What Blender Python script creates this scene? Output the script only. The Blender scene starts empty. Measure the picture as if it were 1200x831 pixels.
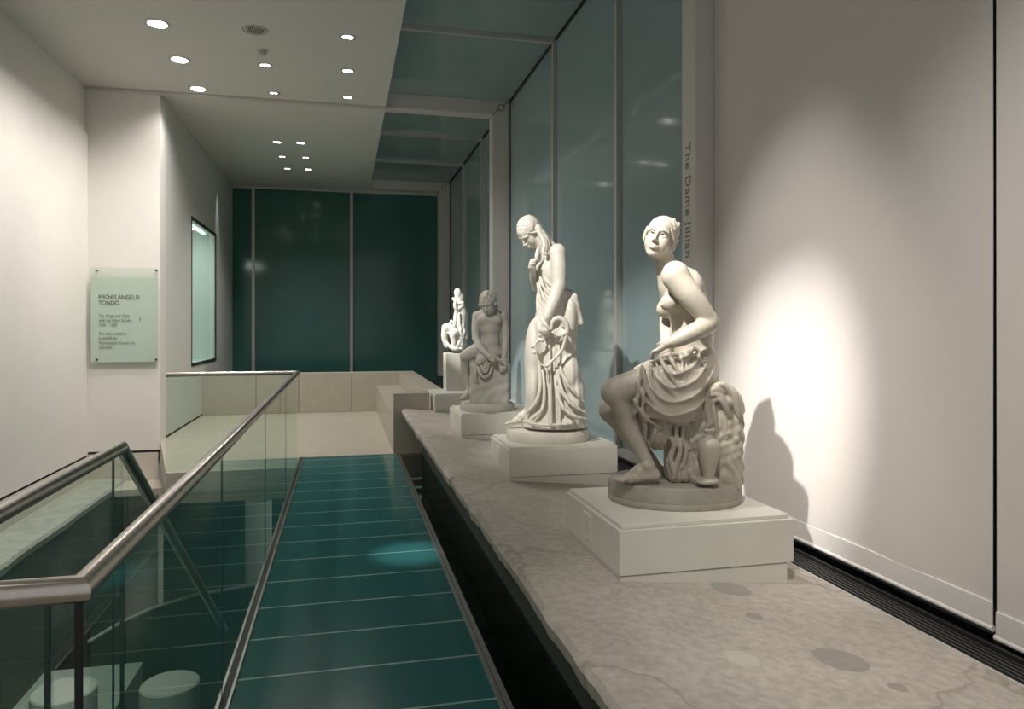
import bpy, math, random
import numpy as np
from mathutils import Vector, Matrix
random.seed(4)
np.random.seed(4)
scene = bpy.context.scene
col = scene.collection

# ------------------------------------------------------------------ camera
F = 840.0
HV = 384.0                    # horizon row of the photograph
YAW = math.radians(13.26)
SA, CA = math.sin(YAW), math.cos(YAW)
EYE = 1.6
cd = bpy.data.cameras.new('camera')
cam = bpy.data.objects.new('camera', cd)
col.objects.link(cam)
cam.location = (0, 0, EYE)
cam.rotation_euler = (math.pi/2, 0, -YAW)
cd.sensor_width = 36.0
cd.lens = F/1200*36.0
cd.shift_y = -(415.5-HV)/1200
cd.clip_start = 0.05
scene.camera = cam

# ------------------------------------------------------------------ exposure, world
vs = scene.view_settings
vs.view_transform = 'Standard'
vs.look = 'None'
vs.gamma = 1.0
vs.use_curve_mapping = False
vs.exposure = 0.0
w = bpy.data.worlds.new('world')
scene.world = w
w.use_nodes = True
bg = w.node_tree.nodes['Background']
bg.inputs[0].default_value = (0.95, 0.95, 0.94, 1)
bg.inputs[1].default_value = 0.50

def spot(name, loc, target, power, angle, blend=0.6, color=(1, .95, .905), radius=.04):
    ld = bpy.data.lights.new(name, 'SPOT')
    ld.energy = power
    ld.spot_size = math.radians(angle)
    ld.spot_blend = blend
    ld.color = color
    ld.shadow_soft_size = radius
    o = bpy.data.objects.new(name, ld)
    col.objects.link(o)
    o.location = loc
    o.rotation_euler = (Vector(target)-Vector(loc)).to_track_quat('-Z', 'Y').to_euler()
    return o

def area(name, loc, target, power, sx, sy, color=(1, 1, 1)):
    ld = bpy.data.lights.new(name, 'AREA')
    ld.energy = power
    ld.shape = 'RECTANGLE'
    ld.size = sx
    ld.size_y = sy
    ld.color = color
    o = bpy.data.objects.new(name, ld)
    col.objects.link(o)
    o.location = loc
    o.rotation_euler = (Vector(target)-Vector(loc)).to_track_quat('-Z', 'Y').to_euler()
    return o

# accent spots in the ceiling, aimed at the statues
spot('accent_or_fill_spot', (-.75, 1.9, 4.86), (1.58, 3.20, 1.98), 2150, 18.5, 1, (1, .97, .92))
spot('accent_or_fill_spot', (-1.3, 2.4, 4.86), (1.50, 5.22, 1.72), 1350, 24, .8)
spot('accent_or_fill_spot', (-1.3, 7.2, 4.86), (1.46, 9.45, 1.75), 1700, 13, .5)
# a spot that makes the bright patch on the glass floor
spot('accent_or_fill_spot', (.35, 5.6, 4.86), (.47, 5.12, 0), 900, 8, 1.0, (.85, .97, 1))
# wall washers over the left wall, the pillar, the landing, the blinds
for yy in (2.4, 5.2, 8.0):
    spot('wall_washer', (-1.7, yy, 4.86), (-3.3, yy+.6, 1.0), 215, 100, 1, (1, .95, .905), .1)
spot('wall_washer', (-1.2, 8.6, 4.86), (-2.9, 10.9, 2.0), 200, 70, 1, (1, .95, .905), .1)
spot('wall_washer', (-.6, 12.3, 4.86), (-.4, 12.8, 0), 60, 90, 1, (1, .97, .9), .1)
spot('wall_washer', (.5, 3.0, 4.86), (2.4, 3.55, .95), 420, 36, 1, (1, .95, .905), .08)
spot('accent_or_fill_spot', (-1.0, 3.6, 4.86), (1.50, 7.2, 1.3), 420, 22, 1)  # added fill to brighten the seated boy, who has no accent lamp
spot('wall_washer', (.2, .5, 4.86), (2.38, 2.1, .5), 600, 50, 1, (1, .95, .905), .1)
# lamps of the lower floor
spot('lower_lamp', (-1.9, 5.2, -.3), (-2.3, 6.4, -3.4), 32, 130, .8, (.9, 1, .92), .1)
spot('lower_lamp', (-1.7, 11.5, -.6), (-1.7, 12.6, -3.4), 45, 130, .8, (.9, 1, .9), .1)

# ------------------------------------------------------------------ helpers
def ray(u):
    xc = (u-600)/F
    return SA+CA*xc, CA-SA*xc

def at_d(u, v, d):
    a, b = ray(u)
    return Vector((a*d, b*d, EYE+(HV-v)/F*d))

def at_z(u, v, z):
    return at_d(u, v, (z-EYE)*F/(HV-v))

def at_x(u, v, X):
    return at_d(u, v, X/ray(u)[0])

def at_y(u, v, Y):
    return at_d(u, v, Y/ray(u)[1])

def nlink(nt, a, b):
    nt.links.new(a, b)

def mat(name, color, rough=.6, metal=0.0, spec=.5, noise=None, bump=None, coat=0.0):
    """noise = (scale, second colour, contrast lo, hi); bump = (scale, strength)"""
    m = bpy.data.materials.new(name)
    m.use_nodes = True
    nt = m.node_tree
    p = nt.nodes['Principled BSDF']
    p.inputs['Base Color'].default_value = (*color, 1)
    p.inputs['Roughness'].default_value = rough
    p.inputs['Metallic'].default_value = metal
    p.inputs['Specular IOR Level'].default_value = spec
    p.inputs['Coat Weight'].default_value = coat
    p.inputs['Coat Roughness'].default_value = .03
    tc = nt.nodes.new('ShaderNodeTexCoord')
    if noise:
        n = nt.nodes.new('ShaderNodeTexNoise')
        n.inputs['Scale'].default_value = noise[0]
        n.inputs['Detail'].default_value = 8
        n.inputs['Roughness'].default_value = .65
        r = nt.nodes.new('ShaderNodeValToRGB')
        r.color_ramp.elements[0].position = noise[2]
        r.color_ramp.elements[1].position = noise[3]
        r.color_ramp.elements[0].color = (*color, 1)
        r.color_ramp.elements[1].color = (*noise[1], 1)
        nlink(nt, tc.outputs['Object'], n.inputs['Vector'])
        nlink(nt, n.outputs['Fac'], r.inputs['Fac'])
        nlink(nt, r.outputs['Color'], p.inputs['Base Color'])
    if bump:
        n2 = nt.nodes.new('ShaderNodeTexNoise')
        n2.inputs['Scale'].default_value = bump[0]
        n2.inputs['Detail'].default_value = 6
        b = nt.nodes.new('ShaderNodeBump')
        b.inputs['Strength'].default_value = bump[1]
        b.inputs['Distance'].default_value = .01
        nlink(nt, tc.outputs['Object'], n2.inputs['Vector'])
        nlink(nt, n2.outputs['Fac'], b.inputs['Height'])
        nlink(nt, b.outputs['Normal'], p.inputs['Normal'])
    return m

def glass(name, tint, ior=1.45):
    m = bpy.data.materials.new(name)
    m.use_nodes = True
    nt = m.node_tree
    nt.nodes.clear()
    out = nt.nodes.new('ShaderNodeOutputMaterial')
    mix = nt.nodes.new('ShaderNodeMixShader')
    fr = nt.nodes.new('ShaderNodeFresnel')
    fr.inputs['IOR'].default_value = ior
    t = nt.nodes.new('ShaderNodeBsdfTransparent')
    t.inputs['Color'].default_value = (*tint, 1)
    g = nt.nodes.new('ShaderNodeBsdfGlossy')
    g.inputs['Roughness'].default_value = .0
    g.inputs['Color'].default_value = (.95, 1, .97, 1)
    ge = nt.nodes.new('ShaderNodeNewGeometry')
    mu = nt.nodes.new('ShaderNodeMath'); mu.operation = 'MULTIPLY_ADD'
    mu.inputs[1].default_value = -1; mu.inputs[2].default_value = 1
    nlink(nt, ge.outputs['Backfacing'], mu.inputs[0])
    m2 = nt.nodes.new('ShaderNodeMath'); m2.operation = 'MULTIPLY'
    nlink(nt, mu.outputs[0], m2.inputs[0])
    nlink(nt, fr.outputs['Fac'], m2.inputs[1])
    nlink(nt, m2.outputs[0], mix.inputs['Fac'])
    nlink(nt, t.outputs['BSDF'], mix.inputs[1])
    nlink(nt, g.outputs['BSDF'], mix.inputs[2])
    nlink(nt, mix.outputs['Shader'], out.inputs['Surface'])
    return m

def emit(name, color, strength):
    m = bpy.data.materials.new(name)
    m.use_nodes = True
    nt = m.node_tree
    p = nt.nodes['Principled BSDF']
    p.inputs['Base Color'].default_value = (.9, .9, .9, 1)
    p.inputs['Emission Color'].default_value = (*color, 1)
    p.inputs['Emission Strength'].default_value = strength
    return m

M = {}
M['plaster'] = mat('white_plaster', (.80, .77, .72), .8, noise=(3, (.76, .73, .68), .3, .8))
M['plaster_cool'] = mat('far_plaster', (.70, .70, .66), .8, noise=(3, (.66, .66, .62), .3, .8))
M['ceiling'] = mat('ceiling_paint', (.62, .63, .58), .8, noise=(2, (.59, .605, .56), .3, .8))
M['shadow_gap'] = mat('shadow_gap', (.03, .03, .03), .9)
M['teal_wall'] = mat('teal_back_glass', (.25, .335, .345), .09, spec=.5, noise=(.6, (.265, .35, .36), .3, .8))
M['teal_end'] = mat('deep_teal_glass', (.045, .135, .115), .12, spec=.4, noise=(.8, (.052, .15, .13), .3, .8))
M['frame'] = mat('frame_paint', (.58, .565, .53), .5, noise=(5, (.54, .525, .49), .3, .8))
M['mullion'] = mat('mullion_metal', (.50, .50, .47), .4, .3)
M['gasket'] = mat('dark_gasket', (.02, .022, .022), .7)
M['stone'] = mat('pale_floor_stone', (.50, .455, .38), .45, noise=(4, (.43, .39, .32), .3, .75), bump=(60, .05))
M['kerb'] = mat('kerb_stone', (.66, .60, .52), .6, noise=(5, (.58, .53, .46), .3, .75))
M['oldstone'] = mat('rough_stone', (.52, .52, .46), .9, noise=(7, (.38, .38, .33), .35, .7), bump=(18, .5))
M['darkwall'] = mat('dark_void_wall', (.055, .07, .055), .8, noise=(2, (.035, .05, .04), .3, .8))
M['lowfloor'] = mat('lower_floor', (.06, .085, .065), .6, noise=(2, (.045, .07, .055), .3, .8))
M['platform'] = mat('pale_platform', (.36, .42, .37), .7)
M['cyl'] = mat('white_cylinder_paint', (.50, .52, .48), .6)
M['steel'] = mat('brushed_steel', (.60, .55, .50), .30, 1.0, noise=(40, (.52, .48, .44), .3, .7))
M['steel_floor'] = mat('floor_channel_steel', (.42, .42, .40), .35, 1.0, noise=(25, (.30, .30, .28), .3, .7))
M['black'] = mat('black_rubber', (.012, .012, .012), .6)
M['glass'] = glass('balustrade_glass', (.90, .955, .925))
M['sign_glass'] = glass('sign_sheet_glass', (.93, .965, .945))
M['dark_glass'] = glass('dark_floor_glass', (.30, .42, .38), 1.5)
M['case_glass'] = glass('case_glass', (.90, .97, .94))
M['floor_glass'] = mat('teal_floor_glass', (.026, .125, .12), .16, spec=.5, noise=(1.3, (.033, .145, .14), .3, .8), bump=(2.5, .02))
M['joint'] = mat('floor_joint', (.24, .38, .35), .35)
M['plinth'] = mat('plinth_paint', (.66, .645, .57), .55, noise=(8, (.62, .605, .53), .35, .75))
M['paper'] = mat('label_paper', (.72, .71, .65), .6)
M['ink'] = mat('grey_ink', (.10, .11, .10), .7)
M['print'] = mat('faint_print', (.42, .42, .38), .7)
M['lettering'] = mat('grey_lettering', (.13, .135, .13), .6)
M['frost'] = mat('frosted_green_sheet', (.66, .69, .635), .5)
M['blind'] = mat('blind_fabric', (.66, .62, .585), .85, noise=(1.5, (.63, .59, .555), .3, .8), bump=(220, .12))
M['hem'] = mat('blind_hem', (.70, .665, .625), .85, bump=(220, .1))
M['grille'] = mat('grille_metal', (.075, .075, .07), .45, .6)
M['marble_warm'] = mat('weathered_marble', (.435, .395, .325), .42, noise=(6, (.325, .285, .22), .42, .78), bump=(35, .05))
M['marble_base'] = mat('grey_marble_base', (.36, .34, .285), .6, noise=(9, (.27, .25, .205), .35, .7), bump=(40, .2))
M['marble_white'] = mat('pale_marble', (.68, .65, .57), .45, noise=(6, (.58, .545, .47), .4, .8), bump=(35, .05))
M['marble_grey'] = mat('dull_marble', (.50, .475, .42), .55, noise=(7, (.42, .395, .345), .4, .8), bump=(35, .05))
M['marble_bright'] = mat('plaster_white_marble', (.74, .72, .66), .5)
M['trimring'] = mat('downlight_rim', (.45, .45, .43), .4, .5)
M['reflector'] = mat('downlight_reflector', (.55, .55, .52), .2, 1.0)
M['lamp_on'] = emit('lit_lamp', (1, .98, .95), 9)
M['lamp_dim'] = emit('dim_lamp', (1, .98, .93), 3)
M['case_lamp'] = emit('case_lamp_tube', (.95, 1, .97), 1.5)
M['detector'] = mat('detector_plastic', (.50, .49, .45), .5)

def tag(o, label=None, cat=None, group=None, kind=None):
    if label: o['label'] = label
    if cat: o['category'] = cat
    if group: o['group'] = group
    if kind: o['kind'] = kind
    return o

def empty(name, loc, label, cat, group=None, rotz=0):
    o = bpy.data.objects.new(name, None)
    o.empty_display_size = .1
    col.objects.link(o)
    o.location = loc
    o.rotation_euler = (0, 0, rotz)
    return tag(o, label, cat, group)

class MB:
    def __init__(s):
        s.v = []; s.f = []
    def add(s, vs, fs):
        n = len(s.v)
        s.v += [tuple(p) for p in vs]
        s.f += [tuple(i+n for i in f) for f in fs]
        return s
    def box(s, x0, x1, y0, y1, z0, z1):
        return s.add([(x0,y0,z0),(x1,y0,z0),(x1,y1,z0),(x0,y1,z0),(x0,y0,z1),(x1,y0,z1),(x1,y1,z1),(x0,y1,z1)],
                     [(0,3,2,1),(4,5,6,7),(0,1,5,4),(1,2,6,5),(2,3,7,6),(3,0,4,7)])
    def hexa(s, b, t):
        return s.add(list(b)+list(t), [(0,3,2,1),(4,5,6,7),(0,1,5,4),(1,2,6,5),(2,3,7,6),(3,0,4,7)])
    def prism(s, poly, z0, z1):
        n = len(poly)
        vs = [(x, y, z0) for x, y in poly]+[(x, y, z1) for x, y in poly]
        fs = [tuple(range(n-1, -1, -1)), tuple(range(n, 2*n))]
        fs += [(i, (i+1) % n, n+(i+1) % n, n+i) for i in range(n)]
        return s.add(vs, fs)
    def tube(s, pts, rad, seg=16, cap=True):
        pts = [Vector(p) for p in pts]
        n = len(pts)
        rr = rad if isinstance(rad, (list, tuple)) else [rad]*n
        t0 = (pts[1]-pts[0]).normalized()
        up = Vector((0, 0, 1)) if abs(t0.z) < .9 else Vector((0, 1, 0))
        nx = t0.cross(up).normalized()
        base = len(s.v)
        prev = t0
        for i, p in enumerate(pts):
            if i == 0: a = b = t0
            elif i == n-1: a = b = (pts[i]-pts[i-1]).normalized()
            else:
                a = (pts[i]-pts[i-1]).normalized(); b = (pts[i+1]-pts[i]).normalized()
            if i > 0:
                q = prev.rotation_difference(a); nx = q @ nx; prev = a
            ny = a.cross(nx).normalized()
            m = (a+b).normalized()
            for k in range(seg):
                an = 2*math.pi*k/seg
                off = (nx*math.cos(an)+ny*math.sin(an))*rr[i]
                # slide along the incoming direction on to the mitre plane
                dd = off.dot(m)/max(.2, a.dot(m))
                off = off-a*dd
                s.v.append(tuple(p+off))
        for i in range(n-1):
            for k in range(seg):
                a0 = base+i*seg+k; a1 = base+i*seg+(k+1) % seg
                s.f.append((a0, a1, a1+seg, a0+seg))
        if cap:
            s.f.append(tuple(base+k for k in range(seg-1, -1, -1)))
            s.f.append(tuple(base+(n-1)*seg+k for k in range(seg)))
        return s
    def lathe(s, prof, cx, cy, seg=40, ex=1.0, ey=1.0, cap=True):
        base = len(s.v)
        for r, z in prof:
            for k in range(seg):
                an = 2*math.pi*k/seg
                s.v.append((cx+r*math.cos(an)*ex, cy+r*math.sin(an)*ey, z))
        for i in range(len(prof)-1):
            for k in range(seg):
                a0 = base+i*seg+k; a1 = base+i*seg+(k+1) % seg
                s.f.append((a0, a1, a1+seg, a0+seg))
        if cap:
            s.f.append(tuple(base+k for k in range(seg-1, -1, -1)))
            s.f.append(tuple(base+(len(prof)-1)*seg+k for k in range(seg)))
        return s
    def build(s, name, m, parent=None, bevel=0, smooth=False, local=False):
        me = bpy.data.meshes.new(name)
        vs = s.v
        if parent is not None and not local:
            l = parent.location
            par = parent.parent
            off = Vector(l)
            while par is not None:
                off = off+par.location; par = par.parent
            vs = [(x-off.x, y-off.y, z-off.z) for x, y, z in vs]
        me.from_pydata(vs, [], s.f)
        me.update()
        o = bpy.data.objects.new(name, me)
        col.objects.link(o)
        if m: me.materials.append(m)
        if parent is not None: o.parent = parent
        if smooth:
            me.polygons.foreach_set('use_smooth', [True]*len(me.polygons))
            me.set_sharp_from_angle(angle=math.radians(38))
        if bevel:
            bm = o.modifiers.new('bevel', 'BEVEL')
            bm.width = bevel; bm.segments = 2; bm.limit_method = 'ANGLE'
        return o

def box(name, m, x0, x1, y0, y1, z0, z1, parent=None, bevel=0):
    return MB().box(x0, x1, y0, y1, z0, z1).build(name, m, parent, bevel)

def struct(o):
    o['kind'] = 'structure'
    return o

def text(name, body, size, m, matrix, parent=None, extrude=.0015, align='LEFT', spacing=1.0, line=1.0):
    cu = bpy.data.curves.new(name, 'FONT')
    cu.body = body
    cu.size = size
    cu.extrude = extrude
    cu.align_x = align
    cu.space_character = spacing
    cu.space_line = line
    t = bpy.data.objects.new(name, cu)
    col.objects.link(t)
    bpy.context.view_layer.update()
    me = bpy.data.meshes.new_from_object(t.evaluated_get(bpy.context.evaluated_depsgraph_get()))
    bpy.data.objects.remove(t)
    me.materials.clear()
    me.materials.append(m)
    me.transform(matrix)
    o = bpy.data.objects.new(name, me)
    col.objects.link(o)
    if parent is not None:
        off = Vector(parent.location)
        par = parent.parent
        while par is not None:
            off += par.location; par = par.parent
        me.transform(Matrix.Translation(-off))
        o.parent = parent
    return o

# ------------------------------------------------------------------ the room
CZ = EYE+3.30      # white ceiling
GZ = EYE+3.54      # glass roof of the side bay
LX = -3.42         # left wall
FX = -2.50         # left wall of the far part
PY = 10.94         # pillar face
EYw = 17.70        # end wall
BACK = -1.6
CE = .62           # edge of the white ceiling
GX = 2.55          # glass wall
KX = 2.40          # blinds

# walls
wl = struct(box('wall_left', M['plaster'], LX-.2, LX, BACK, PY+.2, -.15, 4.27))
struct(box('wall_left_upper', M['plaster'], LX-.2, LX-.03, BACK, PY+.2, 4.285, CZ+.1))
struct(box('trim_1', M['shadow_gap'], LX-.2, LX-.05, BACK, PY+.2, 4.27, 4.285))
struct(box('trim_2', M['shadow_gap'], LX-.2, LX-.02, BACK, PY+.2, -.185, -.15))
struct(box('wall_pillar', M['plaster'], LX-.2, FX, PY, PY+.3, -.115, CZ+.1))
struct(box('trim_3', M['shadow_gap'], LX-.2, FX-.012, PY+.012, PY+.3, -.15, -.115))
struct(box('wall_pillar_base', M['kerb'], LX-.2, FX-.03, PY+.0, PY+.3, -3.4, -.15))

# far part of left wall with the case opening
cy0, cy1 = 13.05, 15.45
cz0, cz1 = EYE-.66, EYE+1.89
b = MB()
b.box(FX-.15, FX, PY+.3, cy0, .0, CZ+.1)
b.box(FX-.15, FX, cy1, EYw+.2, .0, CZ+.1)
b.box(FX-.15, FX, cy0, cy1, .0, cz0)
b.box(FX-.15, FX, cy0, cy1, cz1, CZ+.1)
struct(b.build('wall_left_far', M['plaster_cool']))
struct(box('trim_4', M['shadow_gap'], FX-.01, FX+.004, PY+.3, EYw, .0, .03))

# ceiling
b = MB()
b.box(LX-.2, CE, BACK, PY-.10, CZ, CZ+.12)
b.box(FX-.2, CE, PY+.12, EYw+.2, CZ, CZ+.12)
struct(b.build('ceiling', M['ceiling']))
struct(box('trim_5', M['frame'], LX, CE, PY-.09, PY+.0, CZ-.035, CZ+.12))
struct(box('trim_6', M['ceiling'], LX, CE, PY+.0, PY+.12, CZ+.0, CZ+.1))

# end wall: teal glass with mullions
ew = struct(box('window_1', M['teal_end'], FX, 2.6, EYw, EYw+.05, -.2, CZ+.4))
for u in (297, 412):
    p = at_y(u, 400, EYw)
    box('mullion', M['mullion'], p.x-.035, p.x+.035, EYw-.05, EYw, -.2, CZ, ew)
box('head_rail', M['mullion'], FX, 2.6, EYw-.04, EYw, CZ-.05, CZ+.02, ew)

# side bay: glass wall and glass roof between portal frames
gw = struct(box('window_2', M['teal_wall'], GX, GX+.03, BACK, EYw, .35, GZ+.05))
b = MB()
ms = []
for y in (6.36, 8.45, 13.13, 15.32):
    o = box('mullion', M['mullion'], GX-.05, GX, y-.028, y+.028, .42, GZ, gw)
    box('gasket', M['gasket'], GX-.02, GX, y+.028, y+.045, .42, GZ, gw)
box('sill_rail', M['frame'], GX-.06, GX, 4.5, EYw, .41, .47, gw)
box('head_rail', M['gasket'], GX-.03, GX, BACK, EYw, GZ-.02, GZ, gw)
gr = struct(box('window_3', M['teal_wall'], CE-.1, GX+.03, BACK, EYw, GZ, GZ+.03))
for y in (2.1, 6.36, 8.45, 13.13, 15.32):
    box('glazing_bar', M['mullion'], CE-.1, GX-.02, y-.03, y+.03, GZ-.05, GZ, gr)

# portal frames
fx0, fx1 = 2.265, 2.55
fz0, fz1 = EYE+3.31, EYE+3.56
def portal(n, y0, depth):
    o = empty('trim_%d' % n, (fx0, y0, .42), None, None)
    struct(o)
    b = MB()
    b.hexa([(fx0, y0, .42), (fx1, y0, .42), (fx1, y0+depth, .42), (fx0, y0+depth, .42)],
           [(fx0, y0, fz0), (fx1, y0, fz1), (fx1, y0+depth, fz1), (fx0, y0+depth, fz0)])
    b.build('column', M['frame'], o, .006)
    b = MB()
    g = .008
    b.hexa([(CE-.1, y0, fz0+g), (fx0-g, y0, fz0+g), (fx0-g, y0+depth, fz0+g), (CE-.1, y0+depth, fz0+g)],
           [(CE-.1, y0, fz1), (fx1-g*2.2, y0, fz1), (fx1-g*2.2, y0+depth, fz1), (CE-.1, y0+depth, fz1)])
    b.build('beam', M['frame'], o, .006)
    # the mitre joint and its round cap
    b = MB()
    b.hexa([(fx0, y0+.004, fz0), (fx0+.02, y0+.004, fz0), (fx0+.02, y0+depth, fz0), (fx0, y0+depth, fz0)],
           [(fx1-.02, y0+.004, fz1), (fx1, y0+.004, fz1), (fx1, y0+depth, fz1), (fx1-.02, y0+depth, fz1)])
    b.build('mitre_gap', M['gasket'], o)
    mx, mz = (fx0+fx1)/2-.005, (fz0+fz1)/2
    b = MB()
    ring = [(mx+.048*math.cos(t*math.pi/16), y0-.003, mz+.048*math.sin(t*math.pi/16)) for t in range(33)]
    b.tube(ring, .006, 6, False)
    b.build('pin_ring', M['gasket'], o)
    b = MB()
    b.tube([(mx, y0-.006, mz), (mx, y0+.02, mz)], .044, 24)
    b.build('pin_cap', M['frame'], o)
    b = MB().box(fx1-.012, fx1+.0, y0-.03, y0, .42, fz1)
    b.build('seal', M['gasket'], o)
    return o
pf = portal(7, 4.33, .196)
portal(8, PY, .25)
portal(9, 17.42, .24)
# vertical lettering on the near frame, reading downwards on its inner face
mm = Matrix(((0, 0, -1, fx0-.001), (0, 1, 0, 4.392), (-1, 0, 0, at_y(806, 168, 4.43).z), (0, 0, 0, 1)))
mm = Matrix.Translation((fx0-.001, 4.468, at_y(806, 167, 4.43).z)) @ Matrix(((0, 0, -1, 0), (0, -1, 0, 0), (-1, 0, 0, 0), (0, 0, 0, 1)))
# text x -> down, text y -> towards the viewer's right (nearer the front edge), text z -> out of the face
mm = Matrix.Translation((fx0-.001, 4.470, at_y(806, 167, 4.43).z)) @ Matrix(((0, 0, -1, 0), (0, -1, 0, 0), (-1, 0, 0, 0), (0, 0, 0, 1))).to_4x4()
lt = text('lettering', 'The Dame Jillian', .108, M['lettering'], mm, pf, .0008, 'LEFT', 1.08)
tag(lt, 'grey vertical lettering reading downwards')

# ------------------------------------------------------------------ ledge of old stone (slopes down to the right)
def ledge_z(x):
    return .57-.09*(x-.72)

def ledge_mat():
    m = mat('ledge_stone', (.53, .48, .425), .8, noise=(2.6, (.385, .35, .305), .3, .75), bump=(14, .22))
    nt = m.node_tree
    p = nt.nodes['Principled BSDF']
    src = p.inputs['Base Color'].links[0].from_socket
    geo = nt.nodes.new('ShaderNodeNewGeometry')
    # fine veins
    n = nt.nodes.new('ShaderNodeTexNoise'); n.inputs['Scale'].default_value = 28; n.inputs['Detail'].default_value = 8
    nlink(nt, geo.outputs['Position'], n.inputs['Vector'])
    r = nt.nodes.new('ShaderNodeValToRGB')
    r.color_ramp.elements[0].position = .35; r.color_ramp.elements[0].color = (.84, .83, .815, 1)
    r.color_ramp.elements[1].position = .65; r.color_ramp.elements[1].color = (1.05, 1.05, 1.05, 1)
    nlink(nt, n.outputs['Fac'], r.inputs['Fac'])
    mx = nt.nodes.new('ShaderNodeMix'); mx.data_type = 'RGBA'; mx.blend_type = 'MULTIPLY'
    mx.inputs['Factor'].default_value = 1
    nlink(nt, src, mx.inputs['A']); nlink(nt, r.outputs['Color'], mx.inputs['B'])
    cur = mx.outputs['Result']
    # dark cracks
    vo = nt.nodes.new('ShaderNodeTexVoronoi'); vo.feature = 'DISTANCE_TO_EDGE'; vo.inputs['Scale'].default_value = .8
    nd = nt.nodes.new('ShaderNodeTexNoise'); nd.inputs['Scale'].default_value = 4; nd.inputs['Detail'].default_value = 6
    nlink(nt, geo.outputs['Position'], nd.inputs['Vector'])
    vm = nt.nodes.new('ShaderNodeMix'); vm.data_type = 'RGBA'; vm.blend_type = 'ADD'; vm.inputs['Factor'].default_value = .35
    nlink(nt, geo.outputs['Position'], vm.inputs['A']); nlink(nt, nd.outputs['Color'], vm.inputs['B'])
    nlink(nt, vm.outputs['Result'], vo.inputs['Vector'])
    rc = nt.nodes.new('ShaderNodeValToRGB')
    rc.color_ramp.elements[0].position = .0; rc.color_ramp.elements[0].color = (.74, .72, .69, 1)
    rc.color_ramp.elements[1].position = .012; rc.color_ramp.elements[1].color = (1, 1, 1, 1)
    nlink(nt, vo.outputs['Distance'], rc.inputs['Fac'])
    mx = nt.nodes.new('ShaderNodeMix'); mx.data_type = 'RGBA'; mx.blend_type = 'MULTIPLY'; mx.inputs['Factor'].default_value = 1
    nlink(nt, cur, mx.inputs['A']); nlink(nt, rc.outputs['Color'], mx.inputs['B'])
    cur = mx.outputs['Result']
    # round repair patches set into the stone
    def lp(u, v):
        z = .45
        for _ in range(5):
            q = at_z(u, v, z); z = ledge_z(q.x)
        return q
    for (u, v, rx, c) in ((985, 773, .088, (.27, .255, .23)), (857, 690, .085, (.30, .28, .25)), (868, 771, .055, (.56, .52, .46)), (1052, 806, .03, (.26, .235, .20)), (884, 722, .035, (.30, .28, .25))):
        q = lp(u, v)
        vd = nt.nodes.new('ShaderNodeVectorMath'); vd.operation = 'DISTANCE'
        nlink(nt, geo.outputs['Position'], vd.inputs[0]); vd.inputs[1].default_value = q
        nn = nt.nodes.new('ShaderNodeMath'); nn.operation = 'MULTIPLY_ADD'
        nlink(nt, n.outputs['Fac'], nn.inputs[0]); nn.inputs[1].default_value = .02 if c[0] < .5 else .09
        nlink(nt, vd.outputs['Value'], nn.inputs[2])
        lt_ = nt.nodes.new('ShaderNodeMapRange')
        off = .01 if c[0] < .5 else .045
        lt_.inputs['From Min'].default_value = rx+off-.004; lt_.inputs['From Max'].default_value = rx+off+.004
        lt_.inputs['To Min'].default_value = .75; lt_.inputs['To Max'].default_value = 0
        nlink(nt, nn.outputs[0], lt_.inputs['Value'])
        mx = nt.nodes.new('ShaderNodeMix'); mx.data_type = 'RGBA'
        nlink(nt, lt_.outputs[0], mx.inputs['Factor']); nlink(nt, cur, mx.inputs['A']); mx.inputs['B'].default_value = (*c, 1)
        cur = mx.outputs['Result']
    nlink(nt, cur, p.inputs['Base Color'])
    return m
M['ledge'] = ledge_mat()

def ledge():
    rs = np.random.RandomState(3)
    NY = 520
    ys = np.linspace(BACK, PY+.1, NY)
    nz = np.convolve(rs.randn(NY+40), np.ones(9)/9, 'same')[20:20+NY]
    nz2 = np.convolve(rs.randn(NY+40), np.ones(31)/31, 'same')[20:20+NY]
    vs, fs = [], []
    secs = []
    for i, y in enumerate(ys):
        j = .012*nz[i]+.012*nz2[i]
        xe = .72+j
        if y > 9.19: xe = 1.08
        pr = [(2.13, ledge_z(2.13)), (1.2, ledge_z(1.2)), (xe+.12, ledge_z(xe+.12)+.004), (xe+.05, ledge_z(xe+.05)), (xe+.018, ledge_z(xe)-.008+.01*nz[i]),
              (xe, ledge_z(xe)-.03), (xe+.006, ledge_z(xe)-.075+.01*nz2[i]), (xe+.03, ledge_z(xe)-.095), (xe+.25, ledge_z(xe)-.13), (2.13, .30)]
        secs.append(len(pr))
        for (x, z) in pr: vs.append((x, y, z))
    k = secs[0]
    for i in range(NY-1):
        for a in range(k):
            b_ = (a+1) % k
            fs.append((i*k+a, (i+1)*k+a, (i+1)*k+b_, i*k+b_))
    fs.append(tuple(range(k-1, -1, -1))); fs.append(tuple((NY-1)*k+a for a in range(k)))
    m = MB(); m.v = vs; m.f = [f[::-1] for f in fs]
    return struct(m.build('trim_10', M['ledge'], smooth=True))
ledge()
# old facade below the ledge and the dark slot
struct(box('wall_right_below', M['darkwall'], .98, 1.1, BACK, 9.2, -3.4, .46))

# floor grille behind the ledge
fg = empty('floor_grille', (2.24, 4, .40), 'black slatted floor grille running below the white blinds behind the stone ledge', 'grille')
box('tray', M['black'], 2.13, 2.55, BACK, PY, .33, .36, fg)
for i, x in enumerate(np.linspace(2.145, 2.335, 9)):
    MB().box(x-.006, x+.006, BACK, PY, .36, .405).build('slat', M['grille'], fg)
box('edge_strip', M['frame'], 2.127, 2.136, BACK, PY, .36, .447, fg)
box('upstand', M['black'], 2.345, 2.36, BACK, PY, .36, .42, fg)

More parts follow.
